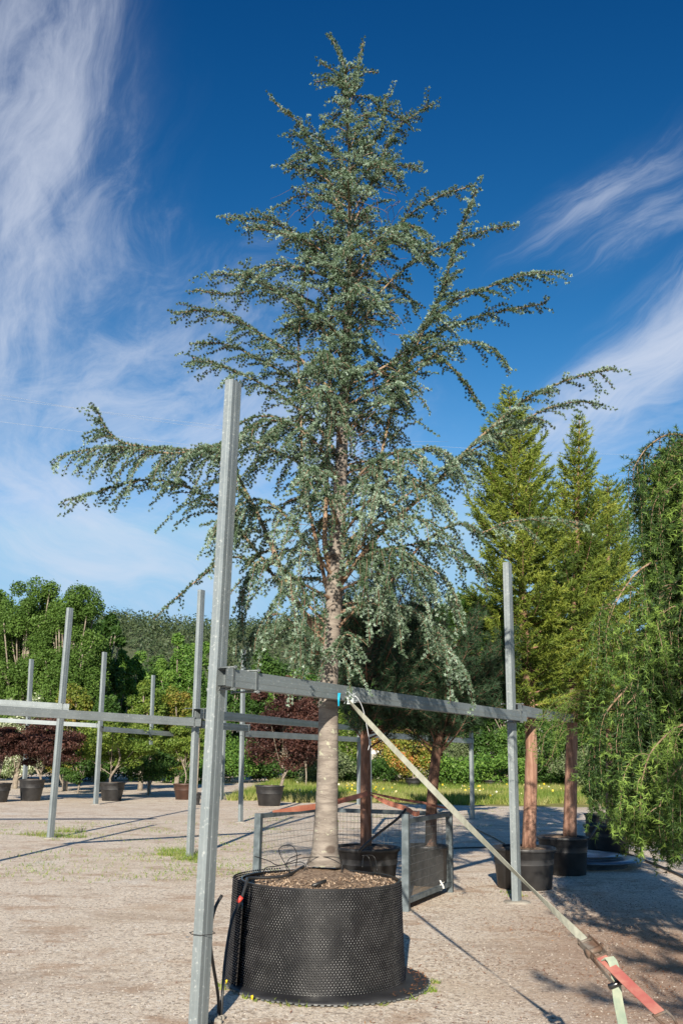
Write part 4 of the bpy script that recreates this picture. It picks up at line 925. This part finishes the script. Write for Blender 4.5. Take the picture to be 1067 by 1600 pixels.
# photinia
shrub('photinia_shrub', 'left photinia shrub with orange red young leaves', 'shrub', (612, 1226), 1135, 75, 'photinia', 14000, .11, .35, .5, plabel='black pot of the left photinia shrub', z0=.08, ncl=46, clr=.15)
shrub('photinia_shrub', 'right photinia shrub with orange red young leaves, between the pine trunks', 'shrub', (646, 1233), 1136, 88, 'photinia', 16000, .11, .4, .55, plabel='black pot of the right photinia shrub', z0=.08, ncl=50, clr=.15)
for i, (x, y, tp_, w, m) in enumerate([(700, 1222, 1135, 80, 'olive'), (755, 1222, 1130, 80, 'olive'), (800, 1225, 1125, 60, 'mid'), (860, 1230, 1110, 110, 'dark'), (920, 1230, 1120, 90, 'dark'), (500, 1215, 1120, 60, 'mid'), (990, 1235, 1120, 110, 'dark'), (1060, 1240, 1120, 110, 'mid')]):
    lab = ['grey green olive shrub behind the leaning pine', 'grey green olive shrub left of the right post', 'green shrub directly behind the right post', 'big dark green hedge shrub between the right hand trunks', 'dark green shrub behind the weeping foliage', 'green shrub behind the cedar trunk', 'dark shrub behind the far right pots', 'green shrub at the far right edge'][i]
    shrub('background_shrub', lab, 'shrub', (x, y), tp_, w, m, 9000, .12, None, z0=.04, ncl=40, clr=.17)
und = ['mid green', 'dark green', 'olive green', 'deep green', 'bronze green', 'light green']
for i, px_ in enumerate(range(-60, 1130, 70)):
    b = at(px_, 1200, 58+3*math.sin(i*2.1)); b[2] = 0; H = (2.1, 1.5, 2.6, 1.8)[i % 4]
    leafy('undergrowth_shrub', f"low {und[i % 6]} undergrowth shrub " + ['beyond the left edge', 'behind the leftmost pots', 'behind the far left maroon maple', 'left of the light green maple', 'behind the light green maple', 'behind the brown pot', 'behind the nearest post', 'behind the maroon maple tub', 'behind the cedar trunk, left side', 'right of the cedar trunk', 'behind the photinia shrubs', 'left of the grass edge post', 'behind the right post', 'behind the slim conifer trunk', 'behind the far right pots', 'behind the weeping cedar', 'beyond the right edge'][i], 'shrub', b, H, 4.4, ['mid', 'dark', 'olive', 'dark', 'bronze', 'mid'][i % 6], 6500, .15, z0=.03, ncl=34, clr=.15, flat=.7, trad=.05, group='undergrowth along the back of the yard')
shrub('potted_shrub', 'twiggy dark shrub behind the third right hand pot', 'shrub', (945, 1312), 1170, 55, 'dark', 6000, .05, .32, .5, plabel='black pot behind the third right hand pot', z0=.1, ncl=26, clr=.2)
shrub('potted_shrub', 'leafy green shrub behind the half hidden post on the right', 'shrub', (988, 1308), 1165, 50, 'bronze', 6000, .05, .34, .5, plabel='grey black pot beside the half hidden post', z0=.1, ncl=26, clr=.2)
pot(np.array([gnd(1018, 1306)[0], gnd(1018, 1306)[1]+.4, 0]), .36, .6, 'black pot at the right edge under the weeping cedar')
# saplings: thin pale trunks over the verge
for i, (x, y, tp_) in enumerate([(548, 1212, 1090), (697, 1210, 1100), (726, 1222, 1090), (761, 1215, 1085), (813, 1222, 1105), (560, 1214, 1120)]):
    b = gnd(x, y); T = at(x-1, tp_, b[1]); lab = ['pale sapling stem just right of the cedar trunk', 'pale sapling stem right of the leaning pine', 'brown wooden stake left of the grass edge post', 'pale bare sapling right of the grass edge post', 'pale stake just right of the right post', 'thin stem between the distant post and the cedar'][i]
    t = thing('sapling', b, lab, 'sapling', 'young staked saplings on the verge'); mb = MB().tube(rs([b, (b+T)/2+[.05, 0, 0], T], .5), np.linspace(.11 if i == 2 else .08, .03, len(rs([b, (b+T)/2+[.05, 0, 0], T], .5))), 7, jag=.1)
    mb.build('stem', 'barkpale' if i != 2 else 'wood', t)
    if i in (1, 3, 0):
        mb = MB()
        for k in range(9):
            s = b+(T-b)*rng.uniform(.45, .95); mb.tube([s, s+[rng.normal()*.5, rng.normal()*.4, rng.uniform(.2, .7)]], .012, 4, False)
        mb.build('limbs', 'barkpale', t)
for i, (x, y) in enumerate([(541, 1222), (705, 1226), (766, 1230), (745, 1229), (480, 1213), (818, 1224)]):
    b = gnd(x, y); pot(b+np.array([0, .3, 0]), .34, .38, ['black pot in the grass right of the cedar trunk', 'small black pot in the grass right of the leaning pine', 'black pot in the grass left of the right post', 'smaller black pot in the grass beside the grass edge post', 'black tub at the back left of the cedar trunk', 'black pot in the grass right of the right post'][i], group='planter pots of the background shrubs', taper=.8)

# ------------------------------------------------------------ house and wall far behind
def house():
    b = at(720, 1180, 88); b[2] = 0; t = thing('white_house', b, 'white walled house with a tiled roof half hidden behind the hedge', 'house')
    Wd, Dp, H = 17., 8., 4.6
    MB().box((b[0]+1, b[1]+Dp/2, H/2), (Wd, Dp, H)).build('wall', 'render', t)
    x0, x1, y0, y1 = b[0]+1-Wd/2-.4, b[0]+1+Wd/2+.4, b[1]-.4, b[1]+Dp+.4
    MB().add([(x0, y0, H), (x1, y0, H), (x1, y1, H), (x0, y1, H), (x0+2, (y0+y1)/2, H+1.6), (x1-2, (y0+y1)/2, H+1.6)], [(0, 1, 5, 4), (1, 2, 5), (2, 3, 4, 5), (3, 0, 4), (3, 2, 1, 0)]).build('roof', 'roof', t)
    for dx in (-6, -2.5, 1, 4.5, 8):
        f = MB().box((b[0]+dx+.0, b[1]-.03, 2.9), (1.5, .06, 1.5)).build('window', 'white', t)
        MB().box((b[0]+dx-.33, b[1]-.07, 2.9), (.58, .03, 1.3)).box((b[0]+dx+.33, b[1]-.07, 2.9), (.58, .03, 1.3)).build('pane', 'glass', f)
    m = MB(); m.box((b[0]+1, b[1]-14, .9), (15, .4, 1.8)); m.box((b[0]+1, b[1]-14, 1.85), (15.1, .5, .1))
    tag(m.build('boundary_wall', 'stone'), 'low pale stone boundary wall behind the photinia shrubs', 'wall', kind='thing')
house()
def house2():
    b = at(640, 1150, 70); b[2] = 0; t = thing('garden_shed', b, 'small white outbuilding glimpsed above the photinia between the pine trunks', 'building')
    MB().box((b[0]-1.5, b[1]+2, 1.7), (5, 4, 3.4)).build('wall', 'render', t)
    MB().box((b[0]-1.5, b[1]+2, .9), (5.06, 4.06, 1.8)).build('plinth', 'stone', t)
    MB().box((b[0]-1.5, b[1]+1.9, 3.5), (5.6, 4.8, .2)).build('roof', 'roof', t)
    f = MB().box((b[0]-1., b[1]-.04, 2.6), (1., .08, 1.2)).build('window', 'white', t); MB().box((b[0]-1., b[1]-.1, 2.6), (.8, .04, 1.)).build('pane', 'glass', f)
house2()

# ------------------------------------------------------------ round sheet-metal lids
def lids():
    c = np.array([gnd(925, 1362)[0], gnd(925, 1362)[1]+.9, 0]); t = thing('round_tank_lid', c, 'flat round blue grey metal disc on the ground behind the middle pot', 'lid')
    c = c+[.05, 0, 0]
    MB().lathe([(.7, .0), (.72, .05), (.96, .10), (.97, .115), (.7, .118), (0, .118)], c, 60).build('lower_disc', 'tank', t)
    MB().lathe([(.78, .121), (.80, .15), (.80, .16), (.6, .164), (.55, .185), (0, .2)], c+[-.12, .1, 0], 60).build('upper_disc', 'tank', t)
    MB().lathe([(.805, .152), (.82, .158), (.82, .172), (.805, .178)], c+[-.12, .1, 0], 60).build('rim', 'black', t)
lids()
hose('ground_hose', [gnd(1120, 1395, .02), gnd(1050, 1362, .02), gnd(1000, 1342, .02), gnd(950, 1325, .02), gnd(900, 1318, .02)], .022, 'thick black hose on the ground at the right edge, leading to the metal disc', step=.1)
hose('drip_line', [gnd(724, 1285, .02), gnd(745, 1296, .02), gnd(770, 1308, .02), gnd(795, 1322, .02)], .014, 'thin black hose on the ground left of the right post', step=.1)
hose('drip_line', [at(900, 1330, c2[1]-.1), at(920, 1310, c2[1]-.2), at(936, 1285, c2[1]+.3)], .012, 'thin dark tube rising from the middle right hand pot', step=.1)
hose('drip_line', [gnd(690, 1326, .015), gnd(745, 1324, .015), gnd(800, 1322, .015), gnd(850, 1310, .015)], .012, 'thin dark tube on the ground between the cage and the right post', step=.1)

# ------------------------------------------------------------ power cables
for i, (a, b, lab) in enumerate([((-60, 606), (700, 690), 'highest thin power cable crossing the sky at left'), ((-60, 615), (1100, 712), 'second thin power cable just below the highest one'), ((-60, 651), (1100, 745), 'lowest thin power cable crossing the sky')]):
    P0 = at(*a, 60); P1 = at(*b, 95); ks = np.linspace(0, 1, 30); P = [P0+(P1-P0)*k-[0, 0, 1.2*math.sin(PI*k)] for k in ks]
    tag(MB().tube(P, .0065, 4).build('power_cable', 'cable'), lab, 'cable', 'power cables across the sky')

# ------------------------------------------------------------ off-camera trees that cast the dappled shade
def shade_tree(x, y, H, z0, Rr, label, nb):
    b = np.array([x, y, 0.]); spray_tree(label, b, (x+.1, y, H), ([0, 1, 2.5, 4], [.15, .6, 1.2, 1.5]), 'barkred', nb, m='deodar', z0=z0, trad=.11, dens=.42, blade=(.07, .02), group='conifers beside the camera')
shade_tree(2.15, -1.0, 6.2, 2.4, 1.3, 'conifer standing beyond the lower right edge, casting the dappled shade', 42)
shade_tree(4.3, .6, 6.0, 1.9, 1.3, 'second conifer beyond the right edge', 40)
shade_tree(4.4, 5.0, 6.6, 2.0, 1.3, 'third conifer beyond the right edge', 24)

# ------------------------------------------------------------ grass, weeds, litter, pebbles
def gblades(P, h, w, v, m, name, label, cat, lean=.35):
    n = len(P); s = nrm(np.stack([rng.normal(size=n), rng.normal(size=n), np.zeros(n)], 1))*w/2; h = h*rng.uniform(.4, 1.3, (n, 1))
    V = np.stack([P-s, P+s, P+np.concatenate([rng.normal(size=(n, 2))*lean*h, h], 1)], 1).reshape(-1, 3)
    return tag(polys(name, V, 3, m, attr=v), label, cat, kind='stuff')
n = 90000; x = rng.uniform(-4, 26, n); y = 36+28*rng.random(n)**1.3; y += .8*np.sin(x*.9)+.6*np.sin(x*2.3+1)
tn = .5+.3*np.sin(x*.6+np.sin(y*.4)*2)+.25*np.clip((36.8-y)/1.5+.6, 0, 1)
gblades(np.stack([x, y, np.zeros(n)], 1), .28, .035, np.clip(tn+rng.normal(size=n)*.18, 0, 1), 'grass', 'verge_grass', 'unmown green and yellow grass on the verge beyond the gravel', 'grass')
n = 420; x = rng.uniform(-3, 20, n); y = 37+14*rng.random(n); P = np.stack([x, y, rng.uniform(.15, .4, n)], 1)
m_ = (np.sin(x*1.3)+np.sin(x*.5+y*.7)) > -.2; P = P[m_]
tag(polys('wild_flowers', leaves(P, nrm(rng.normal(size=P.shape)+[0, -1, .5]), .09, 1.), 4, 'flower', attr=rng.random(len(P))), 'scattered small yellow wild flowers in the verge grass', 'flowers', kind='stuff')
# weeds: tufts
def weeds(cs, label, n=60, r=.25, h=.10):
    P = []
    for (x, y, k, rr) in cs:
        a = rng.random(int(n*k))*2*PI; q = np.sqrt(rng.random(int(n*k)))*r*rr; P.append(np.stack([x+q*np.cos(a)*1.6, y+q*np.sin(a), np.zeros(len(a))], 1))
    P = np.concatenate(P); return gblades(P, h, .012, np.clip(rng.random(len(P)), 0, 1), 'weed', 'weeds', label, 'weeds', .6)
L_ = []
for px, py, k, rr in [(285, 1336, 5, 1.6), (303, 1343, 4, 1.2), (268, 1330, 2, 1), (100, 1308, 4, 1.6), (65, 1305, 3, 1.4), (110, 1300, 3, 1.2)]:
    g = gnd(px, py); L_.append((g[0], g[1], k*.8, rr*.7))
weeds(L_, 'green weed clumps at the feet of the two left posts', 80, .26, .10)
L_ = []
for i in range(130):
    g = gnd(rng.uniform(0, 420), rng.uniform(1285, 1375)); L_.append((g[0], g[1], rng.uniform(.2, 1), rng.uniform(.6, 1.6)))
for i in range(60):
    g = gnd(rng.uniform(380, 900), rng.uniform(1262, 1300)); L_.append((g[0], g[1], rng.uniform(.2, .9), rng.uniform(.6, 1.6)))
weeds(L_, 'sparse low weeds scattered over the gravel', 36, .25, .045)
L_ = []
for i in range(26):
    a = rng.uniform(PI*1.02, PI*2.0); L_.append((PC[0]+.075+(.76+abs(rng.normal())*.02)*math.cos(a), PC[1]-.02+(.76+abs(rng.normal())*.02)*math.sin(a), .25, .12))
for (px, py) in [(803, 1400), (796, 1395), (440, 1420)][:2]:
    g = gnd(px, py); L_.append((g[0], g[1], 1, .5))
weeds(L_, 'small weeds growing round the rim of the big planter base', 30, .2, .035)
n = 5; P = np.array([gnd(x, y, .02) for x, y in [(394, 1561), (354, 1537), (1, 1), (700, 1500), (395, 1557)]][:2])
tag(polys('dandelion_flowers', np.concatenate([leaves(P+[0, 0, .004*i], nrm(rng.normal(size=P.shape)*.4+[0, -.6, .8]), .016, 1.) for i in range(6)]), 4, 'flower', attr=np.zeros(12)), 'two yellow dandelions at the edge of the planter base', 'flowers', kind='stuff')
tag(polys('blue_scrap', leaves(np.array([gnd(293, 1464, .006)]), np.array([[0, 0, 1.]]), .05, .25), 4, 'blue', attr=np.zeros(1)), 'tiny turquoise plastic scrap on the gravel left of the nearest post', 'scrap')
# fallen needles
n = 26000; px = rng.uniform(560, 1400, n)
x = rng.normal(3., 1.5, n); y = rng.uniform(3.5, 14, n); cl = np.sin(x*3+np.sin(y*2))+np.sin(y*3.1+x)+rng.normal(size=n)*.8; k = cl > .0
x2 = rng.uniform(-6, 3, 12000); y2 = rng.uniform(5.5, 15, 12000); c2_ = np.sin(x2*1.7+np.sin(y2*2.2)*1.5)+np.sin(y2*2.7-x2)+rng.normal(size=12000)*.4; k2 = c2_ > 1.15
x = np.r_[x[k], x2[k2]]; y = np.r_[y[k], y2[k2]]; zd = np.zeros(len(x)); nd = 260; ad = rng.uniform(-.9, 1.1, nd); rd = rng.uniform(.64, .74, nd); x = np.r_[x, PC[0]+.06+rd*np.cos(ad)]; y = np.r_[y, PC[1]-.05+rd*np.sin(ad)]; zd = np.r_[zd, np.full(nd, .026)]
P = np.stack([x, y, zd+np.full(len(x), .004)+rng.random(len(x))*.006], 1)
tag(polys('fallen_needles', leaves(P, nrm(rng.normal(size=P.shape)*.25+[0, 0, 1]), .028, .22), 4, 'litter', attr=rng.random(len(P))), 'rust brown fallen needles strewn over the gravel', 'leaf litter', kind='stuff')
# pebbles
def pebbles(n):
    y = 5.2+8.5*rng.random(n)**1.7; x = rng.uniform(-.42, .42, n)*y; s = .003+.008*rng.random(n)**3.2; O = np.array([[1, 0, 0], [0, 1, 0], [-1, 0, 0], [0, -1, 0], [0, 0, .65]], float)
    a = rng.random(n)*6.28; ca, sa = np.cos(a), np.sin(a); J = O[None]*(1+.5*(rng.random((n, 5, 1))-.5))
    Xr = J[..., 0]*ca[:, None]-J[..., 1]*sa[:, None]; Yr = (J[..., 0]*sa[:, None]+J[..., 1]*ca[:, None])*.75
    Pv = np.stack([x[:, None]+Xr*s[:, None], y[:, None]+Yr*s[:, None], J[..., 2]*s[:, None]], 2)
    T = np.array([[0, 1, 4], [1, 2, 4], [2, 3, 4], [3, 0, 4]]); V = Pv[:, T].reshape(-1, 3)
    tag(polys('gravel', V, 3, 'pebble', attr=np.repeat(np.clip(rng.random(n)**1., 0, 1), 4)), 'loose small pale stones lying over the yard ground', 'gravel', kind='stuff')
pebbles(42000)
SC.render.engine = 'CYCLES'
